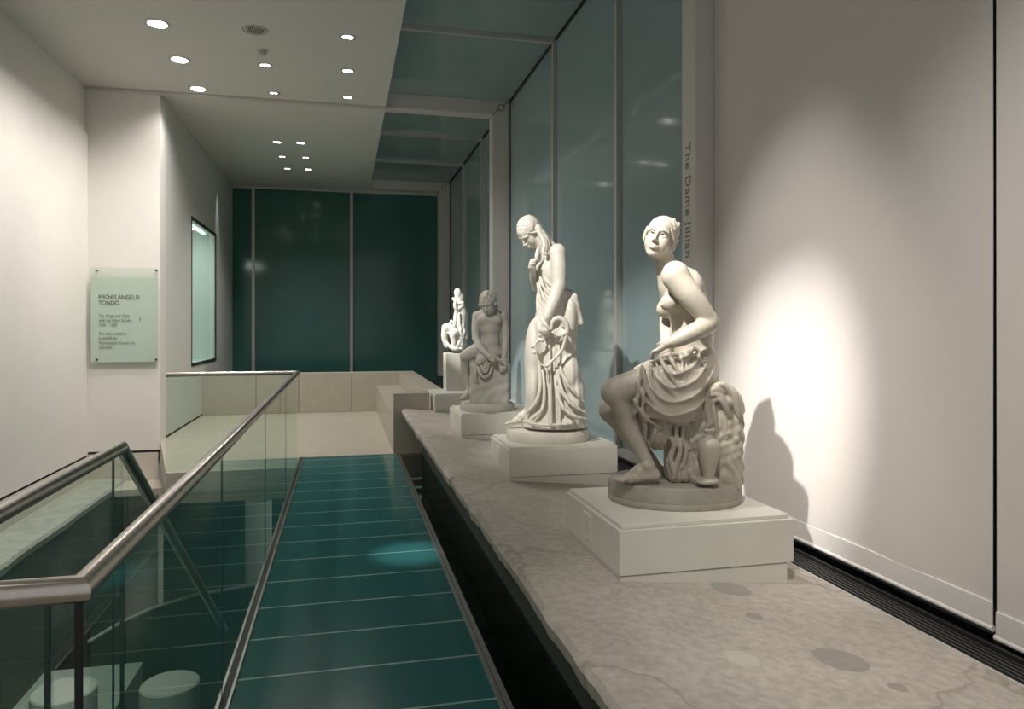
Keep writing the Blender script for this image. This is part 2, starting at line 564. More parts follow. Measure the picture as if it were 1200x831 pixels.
# blinds
def blind(y0, y1, zb, label, nm='roller_blind'):
    o = empty(nm, (KX, (y0+y1)/2, zb), label, 'blind', 'white roller blinds over the side windows')
    n = 60
    rs = np.random.RandomState(int(y0*100) % 1000)
    b = MB()
    zs = [zb+.115, zb+.6, zb+1.6, zb+2.6, GZ-.02]
    for z in zs:
        for i in range(n+1):
            y = y0+(y1-y0)*i/n
            wv = .004*math.sin(i*.35+z*.5)*(1 if z < 3 else .3)
            b.v.append((KX+wv, y, z))
        for i in range(n+1):
            y = y0+(y1-y0)*i/n
            wv = .004*math.sin(i*.35+z*.5)*(1 if z < 3 else .3)
            b.v.append((KX+wv+.003, y, z))
    w2 = 2*(n+1)
    for j in range(len(zs)-1):
        for i in range(n):
            a = j*w2+i
            b.f.append((a, a+w2, a+w2+1, a+1))
            a = j*w2+n+1+i
            b.f.append((a, a+1, a+w2+1, a+w2))
        for e in (0, n):
            a = j*w2+e
            b.f.append((a, a+n+1, a+n+1+w2, a+w2))
    b.build('blind_fabric', M['blind'], o, smooth=True)
    MB().box(KX-.005, KX+.007, y0, y1, zb+.004, zb+.115).build('hem_pocket', M['hem'], o, .003)
    b = MB()
    b.tube([(KX+.001, y0-.004, zb+.014), (KX+.001, y1+.004, zb+.014)], .012, 14)
    b.build('bottom_bar', M['hem'], o, smooth=True)
    return o
blind(2.232, 4.325, EYE-1.157, 'wide white fabric blind hanging right behind the seated woman statue')
blind(.12, 2.214, EYE-1.185, 'white fabric blind at the right end, past the dark vertical gap')

# ------------------------------------------------------------------ glass floor walkway
y_end = 9.2
fl = struct(box('floor', M['floor_glass'], -.465, .645, BACK, y_end, -.05, 0))
jb = MB()
y = 3.39-.42*12
js = []
while y < y_end-.1:
    js.append(y); y += .425
for y in js:
    MB().box(-.465, .645, y-.006, y+.006, -.045, .0015).build('joint_strip', M['joint'], fl)
struct(box('trim_11', M['stone'], -.5, .95, y_end-.03, y_end, -.12, .004))
def channel(n, x0, x1):
    o = struct(box('trim_%d' % n, M['black'], x0, x1, BACK, y_end, -.06, .002))
    box('rail_strip', M['steel_floor'], x0, x0+.016, BACK, y_end, -.03, .010, o, .003)
    box('rail_strip', M['steel_floor'], x1-.016, x1, BACK, y_end, -.03, .010, o, .003)
    return o
channel(12, -.525, -.465)
ch = struct(box('trim_13', M['steel_floor'], .645, .695, BACK, y_end, -.06, .008))
box('groove', M['black'], .664, .668, BACK, y_end, .0, .0085, ch)
struct(box('floor_side_strip', M['dark_glass'], .695, .98, BACK, y_end, -.03, 0))
for y in js:
    if y > 1: struct(box('trim_14', M['gasket'], .70, .98, y-.025, y+.025, -.09, -.031))
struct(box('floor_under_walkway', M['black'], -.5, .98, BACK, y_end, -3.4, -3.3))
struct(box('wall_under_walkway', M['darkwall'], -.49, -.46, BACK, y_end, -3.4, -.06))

# ------------------------------------------------------------------ stone landing at the far end
poly = [(-1.87, 8.44), (-.525, 8.44), (-.525, 9.2), (1.08, 9.2), (1.08, 14.2), (FX, 14.2), (FX, PY)]
b = MB().prism(poly, -.32, .0)
struct(b.build('floor_landing', M['stone']))
struct(box('trim_15', M['kerb'], -1.87, -.53, 8.43, 8.50, -.20, .17-.15))
b = MB()
b.box(FX, 1.05, 14.0, 14.25, 0, .745)
ww = struct(b.build('wall_parapet', M['stone'], bevel=.006))
for u in (412, 350, 300):
    p = at_y(u, 460, 14.0)
    box('panel_joint', M['gasket'], p.x-.004, p.x+.004, 13.997, 14.01, .01, .73, ww)
b = MB()
b.box(1.05, 1.35, 9.75, 14.25, 0, .745)
struct(b.build('wall_parapet_right', M['stone'], bevel=.006))
struct(box('wall_parapet_end', M['stone'], .62, 1.08, 9.2, 9.42, -.0, .765, bevel=.008))
struct(box('trim_16', M['stone'], .62, 1.05, 9.42, 14.0, 0, .49, bevel=.005))
struct(box('floor_behind_parapet', M['darkwall'], FX, 2.5, 14.25, EYw, .0, .1))
struct(box('floor_bay_end', M['darkwall'], 1.08, 2.5, 11.0, EYw, .2, .30))

# ------------------------------------------------------------------ the stairwell on the left
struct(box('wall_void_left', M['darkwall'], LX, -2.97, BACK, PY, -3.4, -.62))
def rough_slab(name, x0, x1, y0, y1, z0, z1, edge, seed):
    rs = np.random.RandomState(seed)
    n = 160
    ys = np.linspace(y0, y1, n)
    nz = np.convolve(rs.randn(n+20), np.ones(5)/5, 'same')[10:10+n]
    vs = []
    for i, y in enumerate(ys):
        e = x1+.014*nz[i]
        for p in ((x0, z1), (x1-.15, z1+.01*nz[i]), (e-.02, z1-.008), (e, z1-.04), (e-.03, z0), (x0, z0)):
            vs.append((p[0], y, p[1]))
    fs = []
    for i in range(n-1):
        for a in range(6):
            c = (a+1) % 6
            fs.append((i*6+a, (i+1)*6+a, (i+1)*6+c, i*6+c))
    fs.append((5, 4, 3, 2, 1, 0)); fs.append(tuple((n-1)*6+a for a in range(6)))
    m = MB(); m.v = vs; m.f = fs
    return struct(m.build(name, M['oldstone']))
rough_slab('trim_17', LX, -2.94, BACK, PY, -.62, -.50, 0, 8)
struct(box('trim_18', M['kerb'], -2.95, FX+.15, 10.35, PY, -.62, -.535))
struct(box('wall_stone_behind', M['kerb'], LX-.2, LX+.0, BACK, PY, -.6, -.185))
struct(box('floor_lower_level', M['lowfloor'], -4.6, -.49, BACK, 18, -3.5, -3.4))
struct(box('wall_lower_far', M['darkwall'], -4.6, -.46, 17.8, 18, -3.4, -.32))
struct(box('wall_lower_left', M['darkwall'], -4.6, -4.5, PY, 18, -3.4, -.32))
struct(box('wall_back', M['plaster'], LX-.2, GX, BACK-.1, BACK-.02, -3.4, .0))
struct(box('floor_lower_platform', M['platform'], -2.96, -2.04, 3.5, 8.2, -3.4, -1.9, bevel=.01))
struct(box('floor_entry', M['stone'], -3.0, -.525, BACK, 1.52, -.2, 0))

# staircase going down and away from the landing by the viewer
b = MB()
for i in range(16):
    y0 = 1.75+i*.25; zt = -.06-.172*(i+1)
    if zt < -3.35: break
st = empty('staircase', (-1.5, 1.7, -3.4), 'dark staircase descending away behind the steel handrail on the left', 'staircase')
MB().hexa([(-.99,1.7,-.5),(-.955,1.7,-.5),(-.955,6.2,-3.4),(-.99,6.2,-3.4)], [(-.99,1.7,-.02),(-.955,1.7,-.02),(-.955,6.2,-3.1),(-.99,6.2,-3.1)]).build('stringer', M['darkwall'], st)
for i in range(17):
    MB().box(-1.95, -.99, 1.7+i*.262, 1.7+i*.262+.28, -.19-.18*i-.04, -.19-.18*i).build('tread', M['lowfloor'], st)

# white cylinders standing on the lower floor
def cylinder(p, r, zb, label):
    o = empty('cylinder_column', (p.x, p.y, zb), label, 'cylinder', 'white cylinders on the lower floor')
    MB().lathe([(r, zb), (r, p.z-.012), (r-.012, p.z)], p.x, p.y, 48).build('drum', M['cyl'], o, smooth=True)
    MB().lathe([(r+.012, zb), (r+.012, zb+.03), (r, zb+.04)], p.x, p.y, 48).build('foot_ring', M['cyl'], o, smooth=True)
cylinder(at_d(199, 800, 6.5), .25, -3.4, 'white cylinder at the bottom edge of the photo, just left of the floor channel')
cylinder(at_d(75, 808, 6.1), .25, -1.9, 'pale cylinder in the lower left corner beyond the near glass panel')
cylinder(at_d(303, 585, 14.0), .25, -3.4, 'tall pale cylinder seen through the long glass balustrade, next to the walkway')
cylinder(at_d(166, 594, 13.6), .25, -3.4, 'small cylinder top seen behind the sloping handrail')

# curved parapet on the lower floor
cp = [at_z(u, v, -1.7) for u, v in ((104, 752), (141, 730), (178, 713), (233, 696), (289, 687), (330, 683))]
cpe = empty('curved_parapet', cp[2], 'dark curved parapet with a pale rim on the lower floor', 'parapet')
b = MB().tube(cp, .02, 10); b.build('rim', M['cyl'], cpe, smooth=True)
b = MB()
n = len(cp)
for p in cp: b.v += [(p.x, p.y, -3.4), (p.x, p.y, -1.7), (p.x+.02, p.y+.06, -3.4), (p.x+.02, p.y+.06, -1.7)]
for i in range(n-1):
    a = 4*i
    b.f += [(a, a+4, a+5, a+1), (a+2, a+3, a+7, a+6), (a+1, a+5, a+7, a+3)]
b.build('drum_wall', M['lowfloor'], cpe)

# ------------------------------------------------------------------ balustrade
RZ = EYE-.512
RX, SX = -.50, -.92
RY = 1.56
FY = 8.44
bal = empty('glass_balustrade', (RX, RY, 0), 'long glass balustrade with a brushed steel handrail along the glass walkway', 'balustrade')
b = MB()
b.tube([(SX+.03, RY, RZ), (RX, RY, RZ), (RX, FY, RZ), (-1.87, FY, RZ)], .0265, 24)
b.build('handrail', M['steel'], bal, smooth=True)
t = .006
def pane(parent, x0, y0, x1, y1, z0, z1, z0b=None, z1b=None):
    z0b = z0 if z0b is None else z0b; z1b = z1 if z1b is None else z1b
    d = Vector((x1-x0, y1-y0, 0)).normalized(); n = Vector((-d.y, d.x, 0))*t
    A = Vector((x0, y0, 0)); B = Vector((x1, y1, 0))
    b = MB()
    b.hexa([(A.x-n.x, A.y-n.y, z0), (B.x-n.x, B.y-n.y, z0b), (B.x+n.x, B.y+n.y, z0b), (A.x+n.x, A.y+n.y, z0)],
           [(A.x-n.x, A.y-n.y, z1), (B.x-n.x, B.y-n.y, z1b), (B.x+n.x, B.y+n.y, z1b), (A.x+n.x, A.y+n.y, z1)])
    return b.build('glass_panel', M['glass'], parent)
jy = [RY+.03, 1.83, 3.24, 4.98, 6.72, FY]
M['edge'] = mat('glass_edge', (.01, .035, .028), .3)
for a, c in zip(jy[:-1], jy[1:]):
    pane(bal, RX, a+.006, RX, c-.006, -.03, RZ-.02)
for y in jy[1:-1]:
    box('panel_edge', M['edge'], RX-.0045, RX+.0045, y-.002, y+.002, 0, RZ-.02, bal)
pane(bal, -1.87, FY, RX-.02, FY, .02, RZ-.02)
pane(bal, RX-.05, RY, SX+.03, RY, -.02, RZ-.02)
box('panel_edge', M['edge'], RX-.062, RX-.054, RY-.006, RY+.006, 0, RZ-.02, bal)
box('corner_post', M['black'], RX-.010, RX+.002, RY-.004, RY+.008, 0, RZ-.015, bal)
box('base_shoe', M['steel_floor'], SX+.03, RX, RY-.02, RY+.02, -.03, .02, bal)

sb = empty('stair_balustrade', (SX, RY, 0), 'second steel handrail on glass that dips down with the stairs at far left', 'balustrade')
py_ = 3.36
ey, ez = 6.1, EYE-2.42
b = MB()
b.tube([(SX, RY, RZ), (SX, py_, RZ), (SX, ey, ez)], .026, 24)
b.build('handrail', M['steel'], sb, smooth=True)
pane(sb, SX, RY+.02, SX, py_-.12, .0, RZ-.02)
pane(sb, SX, py_-.108, SX, py_-.0, -.5, RZ-.02)
pane(sb, SX, py_, SX, ey, -1.0, RZ-.02, ez-1.05, ez-.02)
box('panel_edge', M['edge'], SX-.0045, SX+.0045, py_-.116, py_-.112, -.4, RZ-.02, sb)

# ------------------------------------------------------------------ ceiling fittings
def downlight(u, v, r, kind, label):
    p = at_z(u, v, CZ)
    if kind != 'off':
        spot('downlight_lamp', (p.x, p.y, CZ-.03), (p.x, p.y, 0), {'big': 80, 'pair': 60, 'dim': 22}[kind], 100 if p.y > 11.5 else 150, .6, (1, .95, .905), .05)
    o = empty('downlight', (p.x, p.y, CZ), label, 'ceiling light', 'recessed ceiling downlights')
    MB().lathe([(r, CZ+.002), (r+.004, CZ-.006), (r+.016, CZ-.004), (r+.018, CZ+.002)], p.x, p.y, 36, cap=False).build('rim', M['trimring'], o, smooth=True)
    MB().lathe([(r, CZ+.0), (r*.86, CZ-.004), (r*.80, CZ-.002)], p.x, p.y, 36).build('reflector', M['detector'] if kind == 'off' else M['trimring'], o, smooth=True)
    if kind == 'big':
        MB().lathe([(r*.84, CZ-.003), (r*.82, CZ-.007)], p.x, p.y, 32).build('lamp', M['lamp_on'], o)
    elif kind == 'off':
        for k in range(9):
            x = p.x-r*.66+k*r*.165
            hh = math.sqrt(max(0, (r*.76)**2-(x-p.x)**2))
            MB().box(x-.003, x+.003, p.y-hh, p.y+hh, CZ-.008, CZ-.003).build('louvre_blade', M['gasket'], o)
    else:
        for dx, q in ((-r*.40, .38), (r*.36, .42 if kind == 'pair' else .3)):
            MB().lathe([(r*q, CZ-.003), (r*q*.95, CZ-.009)], p.x+dx, p.y, 24).build('lamp', M['lamp_on'] if kind == 'pair' else M['lamp_dim'], o)
downlight(184.5, 28, .118, 'big', 'large round lit downlight nearest the top left corner')
downlight(210.5, 70, .112, 'big', 'second lit round downlight of the left row, left of the smoke detector')
downlight(232, 104, .112, 'big', 'third lit round downlight of the left row, just before the ceiling joint')
downlight(299, 35, .125, 'off', 'large unlit round downlight with a dark ribbed reflector')
downlight(311, 76.5, .078, 'pair', 'small lit twin downlight right below the smoke detector')
downlight(321, 109, .072, 'dim', 'dimmer small downlight in the middle row, just before the ceiling joint')
downlight(407.5, 43.5, .078, 'pair', 'small twin downlight at the top of the right row')
downlight(407.5, 83, .078, 'pair', 'small twin downlight in the middle of the right row')
downlight(407.5, 114, .075, 'pair', 'small twin downlight at the bottom of the right row, beside the hatch')
fg_ = 'of the six small downlights in the far ceiling'
downlight(324.5, 166.5, .085, 'pair', 'nearest left one '+fg_)
downlight(352.5, 167.5, .085, 'pair', 'brightest, nearest right one '+fg_)
downlight(331, 183.5, .08, 'dim', 'middle left one '+fg_)
downlight(358.5, 184.5, .08, 'dim', 'middle right one '+fg_)
downlight(337, 197.5, .08, 'dim', 'farthest left one '+fg_)
downlight(361.5, 198.5, .08, 'pair', 'farthest right one '+fg_)
p = at_z(307.5, 59, CZ)
sd = empty('smoke_detector', (p.x, p.y, CZ), 'small pale smoke detector on the ceiling below the unlit downlight', 'smoke detector')
MB().lathe([(.055, CZ), (.055, CZ-.02), (.05, CZ-.028)], p.x, p.y, 24).build('base', M['detector'], sd, smooth=True)
MB().lathe([(.036, CZ-.028), (.036, CZ-.055), (.022, CZ-.066)], p.x, p.y, 24).build('sensor_head', M['detector'], sd, smooth=True)
h = [at_z(u, v, CZ) for u, v in ((383, 92), (431, 95), (431, 108), (383, 105))]
hx0, hx1 = (h[0].x+h[3].x)/2, (h[1].x+h[2].x)/2
hy0, hy1 = (h[2].y+h[3].y)/2, (h[0].y+h[1].y)/2
hat = empty('ceiling_hatch', (hx0, hy0, CZ), 'flush square access hatch in the ceiling next to the lower right downlight', 'hatch')
box('hatch_panel', M['ceiling'], hx0+.006, hx1-.006, hy0, hy1, CZ-.002, CZ+.004, hat)
box('hatch_gap', M['trimring'], hx1-.006, hx1, hy0, hy1, CZ-.0025, CZ, hat)
box('hatch_gap', M['trimring'], hx0, hx0+.004, hy0, hy1, CZ-.0025, CZ, hat)

# ------------------------------------------------------------------ sign on the pillar
sy = PY-.075
q0 = at_y(106, 313, sy); q1 = at_y(185, 432, sy)
sg = empty('wall_sign', (q0.x, sy, q1.z), 'greenish glass sign about a marble tondo, held off the white pillar by four pins', 'sign')
MB().box(q0.x, q1.x, sy, sy+.008, q1.z, q0.z).build('glass_sheet', M['sign_glass'], sg)
za, zb_ = at_y(140, 325, sy).z, at_y(140, 424.5, sy).z
MB().box(q0.x+.0, q1.x-.0, sy+.0085, sy+.0105, zb_, za).build('frosted_panel', M['frost'], sg)
for u, v in ((113, 317), (183, 317), (113.5, 421.5), (183, 421.5)):
    p = at_y(u, v, sy)
    b = MB().tube([(p.x, sy-.012, p.z), (p.x, sy+.0, p.z)], .014, 14)
    pin = b.build('standoff_pin', M['gasket'], sg)
    MB().tube([(p.x, sy, p.z), (p.x, PY, p.z)], .006, 10).build('pin_shaft', M['steel_floor'], pin)
def sgn(body, u, v, size, line=1.0, m='ink', xs=1.0):
    p = at_y(u, v, sy)
    mm = Matrix.Translation((p.x, sy-.0008, p.z)) @ Matrix(((xs,0,0,0),(0,0,-1,0),(0,1,0,0),(0,0,0,1)))
    return text('lettering', body, size, M[m], mm, sg, .0004, 'LEFT', 1.0, line)
sgn('MICHELANGELO', 115.3, 350.2, .084, 1, 'ink', .83)
sgn('TONDO', 115.3, 357.2, .084, 1, 'ink', .83)
M['ink_soft'] = mat('soft_grey_ink', (.20, .225, .20), .7)
for v_, ln_ in ((371.8, 'The Virgin and Child'), (377.2, 'with the Infant St John'), (382.6, '1504 – 1505'), (392.5, 'The only sculpture'), (398, 'in marble by'), (403.4, 'Michelangelo Buonarroti'), (408.8, 'in Britain')):
    sgn(ln_, 115.5, v_, .062, 1, 'ink_soft', .74)
sgn('›', 162.5, 376, .10)

# ------------------------------------------------------------------ lit display case in the far left wall
dc = empty('display_case', (FX, (cy0+cy1)/2, cz0), 'lit glass fronted recess in the far left wall above the balustrade', 'display case')
rd = .9
M['case_in'] = mat('case_interior', (.76, .79, .76), .7)
b = MB()
b.box(FX-rd-.03, FX-rd, cy0, cy1, cz0, cz1)
b.build('back_panel', M['case_in'], dc)
MB().box(FX-rd, FX-.02, cy1-.02, cy1, cz0, cz1).build('side_panel', M['case_in'], dc)
MB().box(FX-rd, FX-.02, cy0, cy0+.02, cz0, cz1).build('side_panel', M['case_in'], dc)
MB().box(FX-rd, FX-.02, cy0, cy1, cz1-.02, cz1).build('top_panel', M['case_in'], dc)
MB().box(FX-rd, FX-.02, cy0, cy1, cz0, cz0+.02).build('floor_panel', M['case_in'], dc)
MB().box(FX-.012, FX-.002, cy0+.03, cy1-.03, cz0+.03, cz1-.03).build('glass_front', M['case_glass'], dc)
fb = MB()
MB().box(FX-.02, FX+.012, cy0, cy0+.022, cz0, cz1).build('frame_bar', M['gasket'], dc)
MB().box(FX-.02, FX+.012, cy1-.022, cy1, cz0, cz1).build('frame_bar', M['gasket'], dc)
MB().box(FX-.02, FX+.012, cy0, cy1, cz0, cz0+.05).build('frame_bar', M['gasket'], dc)
MB().box(FX-.02, FX+.012, cy0, cy1, cz1-.05, cz1).build('frame_bar', M['gasket'], dc)
MB().box(FX-.20, FX-.14, cy0+.3, cy1-.3, cz1-.06, cz1-.022).build('lamp_tube', M['case_lamp'], dc)
cl = area('case_light', (FX-.30, (cy0+cy1)/2, cz1-.07), (FX-.45, (cy0+cy1)/2+.2, cz0), 30, .3, 1.6, (.95, 1, .97))
spot('case_washer', (FX+.20, cy1+.16, CZ-.04), (FX+.03, cy1+.16, 1.0), 60, 34, .9, (.97, 1, 1), .05)

# ------------------------------------------------------------------ plinths
def ledge_at(u, v):
    z = .5
    for _ in range(6):
        q = at_z(u, v, z); z = ledge_z(q.x)
    return q
PZ = .766
def plinth(x0, x1, y0, y1, label, card):
    o = empty('plinth', ((x0+x1)/2, (y0+y1)/2, ledge_z((x0+x1)/2)), label, 'plinth', 'white plinths on the stone ledge')
    zl, zr = ledge_z(x0), ledge_z(x1)
    zb = zl+.022
    box('plinth_body', M['plinth'], x0, x1, y0, y1, zb, PZ-.018, o, .004)
    box('top_slab', M['plinth'], x0+.014, x1-.014, y0+.014, y1-.014, PZ-.018, PZ, o, .003)
    g = .006
    MB().hexa([(x0+g, y0+g, zl), (x1-.03, y0+g, zr), (x1-.03, y1-g, zr), (x0+g, y1-g, zl)],
              [(x0+g, y0+g, zb-.003), (x1-.03, y0+g, zb-.003), (x1-.03, y1-g, zb-.003), (x0+g, y1-g, zb-.003)]).build('levelling_wedge', M['plinth'], o)
    box('wedge_gap', M['gasket'], x0+.01, x1-.035, y0+.01, y1-.01, zb-.004, zb, o)
    ym = y0+(y1-y0)*.55
    c = MB().box(x0-.004, x0, ym-.055, ym+.055, PZ-.165, PZ-.045).build('info_card', M['paper'], o)
    c['label'] = 'small pale caption card on the left face'
    b = 0
    for k in range(card):
        zz = PZ-.062-k*.016
        MB().box(x0-.0046, x0-.004, ym-.042+(.02 if k % 3 == 2 else 0), ym+.042, zz-.004, zz).build('print_line', M['print'], c)
    return o
plinth(1.128, 1.955, 2.82, 3.56, 'nearest white plinth, carrying the seated woman with the jug', 6)
plinth(1.125, 1.925, 4.85, 5.50, 'second nearest white plinth, carrying the standing girl', 6)
plinth(1.110, 1.90, 6.86, 7.62, 'third white plinth from the front, under the seated boy', 4)
plinth(1.120, 1.90, 8.99, 9.72, 'farthest white plinth, under the tall block with the small statue', 3)
pb = empty('pedestal_block', (1.5, 9.55, PZ), 'narrow tall white block standing on the farthest plinth', 'pedestal')
PB = PZ+.495
box('block_body', M['plinth'], 1.325, 1.665, 9.40, 9.70, PZ, PB-.004, pb, .004)
box('block_top', M['plinth'], 1.328, 1.662, 9.403, 9.697, PB-.004, PB, pb)

# ------------------------------------------------------------------ sculpting tools: a signed distance grid and a surface net
class Field:
    def __init__(s, lo, hi, res):
        s.lo = np.array(lo, np.float32); s.res = res
        n = np.ceil((np.array(hi)-np.array(lo))/res).astype(int)+1
        s.n = n
        s.ax = [(s.lo[i]+np.arange(n[i])*res).astype(np.float32) for i in range(3)]
        s.D = np.full(n, .5, np.float32)
    def put(s, fn, bmin, bmax, k=.01, mode='u'):
        m = k+.03
        sl = []
        for i in range(3):
            a = max(0, int((bmin[i]-m-s.lo[i])/s.res)); b = min(s.n[i], int((bmax[i]+m-s.lo[i])/s.res)+2)
            if b <= a: return
            sl.append(slice(a, b))
        X = s.ax[0][sl[0]][:, None, None]; Y = s.ax[1][sl[1]][None, :, None]; Z = s.ax[2][sl[2]][None, None, :]
        d = fn(X, Y, Z).astype(np.float32)
        o = s.D[tuple(sl)]
        k = max(k, 1e-5)
        if mode == 'u':
            h = np.clip(.5+.5*(o-d)/k, 0, 1)
            s.D[tuple(sl)] = o*(1-h)+d*h-k*h*(1-h)
        else:
            d = -d
            h = np.clip(.5-.5*(o-d)/k, 0, 1)
            s.D[tuple(sl)] = o*(1-h)+d*h+k*h*(1-h)
    def cone(s, a, b, ra, rb=None, k=.01, mode='u', sq=None):
        rb = ra if rb is None else rb
        a = np.array(a, float); b = np.array(b, float)
        ba = b-a; L2 = max(1e-9, float(ba@ba))
        def fn(X, Y, Z):
            px, py, pz = X-a[0], Y-a[1], Z-a[2]
            t = np.clip((px*ba[0]+py*ba[1]+pz*ba[2])/L2, 0, 1)
            dx, dy, dz = px-t*ba[0], py-t*ba[1], pz-t*ba[2]
            return np.sqrt(dx*dx+dy*dy+dz*dz)-(ra+(rb-ra)*t)
        r = max(ra, rb)
        s.put(fn, np.minimum(a, b)-r, np.maximum(a, b)+r, k, mode)
    def chain(s, pts, rad, k=.006, smooth=True, mode='u', sub=5):
        pts = [np.array(p, float) for p in pts]
        rad = list(rad) if isinstance(rad, (list, tuple)) else [rad]*len(pts)
        if smooth and len(pts) > 2:
            P, R = [], []
            for i in range(len(pts)-1):
                p0 = pts[max(0, i-1)]; p1 = pts[i]; p2 = pts[i+1]; p3 = pts[min(len(pts)-1, i+2)]
                for j in range(sub):
                    t = j/sub
                    P.append(.5*((2*p1)+(-p0+p2)*t+(2*p0-5*p1+4*p2-p3)*t*t+(-p0+3*p1-3*p2+p3)*t**3))
                    R.append(rad[i]+(rad[i+1]-rad[i])*t)
            P.append(pts[-1]); R.append(rad[-1])
        else:
            P, R = pts, rad
        # hard union of the pieces first, one smooth union with the rest
        lo = np.min(P, 0)-max(R); hi = np.max(P, 0)+max(R)
        def fn(X, Y, Z):
            d = None
            for i in range(len(P)-1):
                a, b = P[i], P[i+1]; ba = b-a; L2 = max(1e-9, float(ba@ba))
                px, py, pz = X-a[0], Y-a[1], Z-a[2]
                t = np.clip((px*ba[0]+py*ba[1]+pz*ba[2])/L2, 0, 1)
                q = np.sqrt((px-t*ba[0])**2+(py-t*ba[1])**2+(pz-t*ba[2])**2)-(R[i]+(R[i+1]-R[i])*t)
                d = q if d is None else np.minimum(d, q)
            return d
        s.put(fn, lo, hi, k, mode)
    def ell(s, c, r, k=.01, R=None, mode='u'):
        """R: 3x3, columns are the local axes"""
        c = np.array(c, float); r = np.array(r, float)
        Rm = np.eye(3) if R is None else np.array(R)
        ext = np.sqrt(((Rm*r[None, :])**2).sum(1))
        def fn(X, Y, Z):
            p = (X-c[0], Y-c[1], Z-c[2])
            q = [p[0]*Rm[0, i]+p[1]*Rm[1, i]+p[2]*Rm[2, i] for i in range(3)]
            k0 = np.sqrt((q[0]/r[0])**2+(q[1]/r[1])**2+(q[2]/r[2])**2)
            k1 = np.sqrt((q[0]/r[0]**2)**2+(q[1]/r[1]**2)**2+(q[2]/r[2]**2)**2)+1e-6
            return k0*(k0-1)/k1
        s.put(fn, c-ext, c+ext, k, mode)
    def rbox(s, c, h, rad, k=.01, R=None, mode='u'):
        c = np.array(c, float); h = np.array(h, float)-rad
        Rm = np.eye(3) if R is None else np.array(R)
        ext = (np.abs(Rm)*(h+rad)[None, :]).sum(1)
        def fn(X, Y, Z):
            p = (X-c[0], Y-c[1], Z-c[2])
            q = [np.abs(p[0]*Rm[0, i]+p[1]*Rm[1, i]+p[2]*Rm[2, i])-h[i] for i in range(3)]
            out = np.sqrt(np.maximum(q[0], 0)**2+np.maximum(q[1], 0)**2+np.maximum(q[2], 0)**2)
            return out+np.minimum(np.maximum(q[0], np.maximum(q[1], q[2])), 0)-rad
        s.put(fn, c-ext, c+ext, k, mode)
    def loft(s, rows, k=.01, mode='u', power=2.0):
        """rows: (z, cx, cy, ax, ay) ascending in z"""
        r = np.array(sorted(rows))
        def fn(X, Y, Z):
            z = np.clip(Z, r[0, 0], r[-1, 0])
            cx, cy, ax, ay = [np.interp(z, r[:, 0], r[:, i]) for i in (1, 2, 3, 4)]
            q = ((np.abs(X-cx)/ax)**power+(np.abs(Y-cy)/ay)**power)**(1/power)
            side = (q-1)*np.minimum(ax, ay)
            cap = np.maximum(Z-r[-1, 0], r[0, 0]-Z)
            return np.maximum(side, cap)
        lo = [(r[:, 1]-r[:, 3]).min(), (r[:, 2]-r[:, 4]).min(), r[0, 0]]
        hi = [(r[:, 1]+r[:, 3]).max(), (r[:, 2]+r[:, 4]).max(), r[-1, 0]]
        s.put(fn, lo, hi, k, mode)
    def displace(s, fn):
        X = s.ax[0][:, None, None]; Y = s.ax[1][None, :, None]; Z = s.ax[2][None, None, :]
        near = np.abs(s.D) < .06
        d = np.broadcast_to(fn(X, Y, Z), s.D.shape)
        s.D = np.where(near, s.D-d, s.D).astype(np.float32)
    def mesh(s):
        D = s.D
        D[0] = D[-1] = np.maximum(D[0], .01)[...]*0+.05
        D[:, 0] = D[:, -1] = .05
        D[:, :, 0] = D[:, :, -1] = .05
        ins = D < 0
        nx, ny, nz = D.shape
        c = np.zeros((nx-1, ny-1, nz-1), np.uint8)
        offs = [(i, j, k) for i in (0, 1) for j in (0, 1) for k in (0, 1)]
        for (i, j, k) in offs:
            c += ins[i:nx-1+i, j:ny-1+j, k:nz-1+k]
        I, J, K = np.nonzero((c > 0) & (c < 8))
        V = {o: D[I+o[0], J+o[1], K+o[2]] for o in offs}
        acc = np.zeros((len(I), 3)); cnt = np.zeros(len(I))
        for a in offs:
            for ax in range(3):
                if a[ax]: continue
                b = list(a); b[ax] = 1; b = tuple(b)
                va, vb = V[a], V[b]
                m = (va < 0) != (vb < 0)
                t = np.where(m, va/np.where(m, va-vb, 1), 0)
                for q in range(3):
                    acc[:, q] += np.where(m, a[q]+(t if q == ax else 0), 0)
                cnt += m
        P = acc/cnt[:, None]+np.stack([I, J, K], 1)
        P = P*s.res+s.lo
        idx = np.full((nx-1, ny-1, nz-1), -1, np.int32)
        idx[I, J, K] = np.arange(len(I))
        quads = []
        for ax in range(3):
            sa = [slice(None)]*3; sb = [slice(None)]*3
            sa[ax] = slice(0, -1); sb[ax] = slice(1, None)
            A = ins[tuple(sa)]; B = ins[tuple(sb)]
            x = np.nonzero(A != B)
            p = np.stack(x, 1)
            o1, o2 = [(1, 2), (2, 0), (0, 1)][ax]
            ok = (p[:, o1] > 0) & (p[:, o2] > 0) & (p[:, o1] < D.shape[o1]-1) & (p[:, o2] < D.shape[o2]-1)
            p = p[ok]
            flip = A[tuple(p.T)]
            def g(d1, d2):
                q = p.copy(); q[:, o1] -= d1; q[:, o2] -= d2
                return idx[tuple(q.T)]
            q = np.stack([g(1, 1), g(0, 1), g(0, 0), g(1, 0)], 1)
            q = np.where(flip[:, None], q, q[:, ::-1])
            quads.append(q)
        return P, np.concatenate(quads)
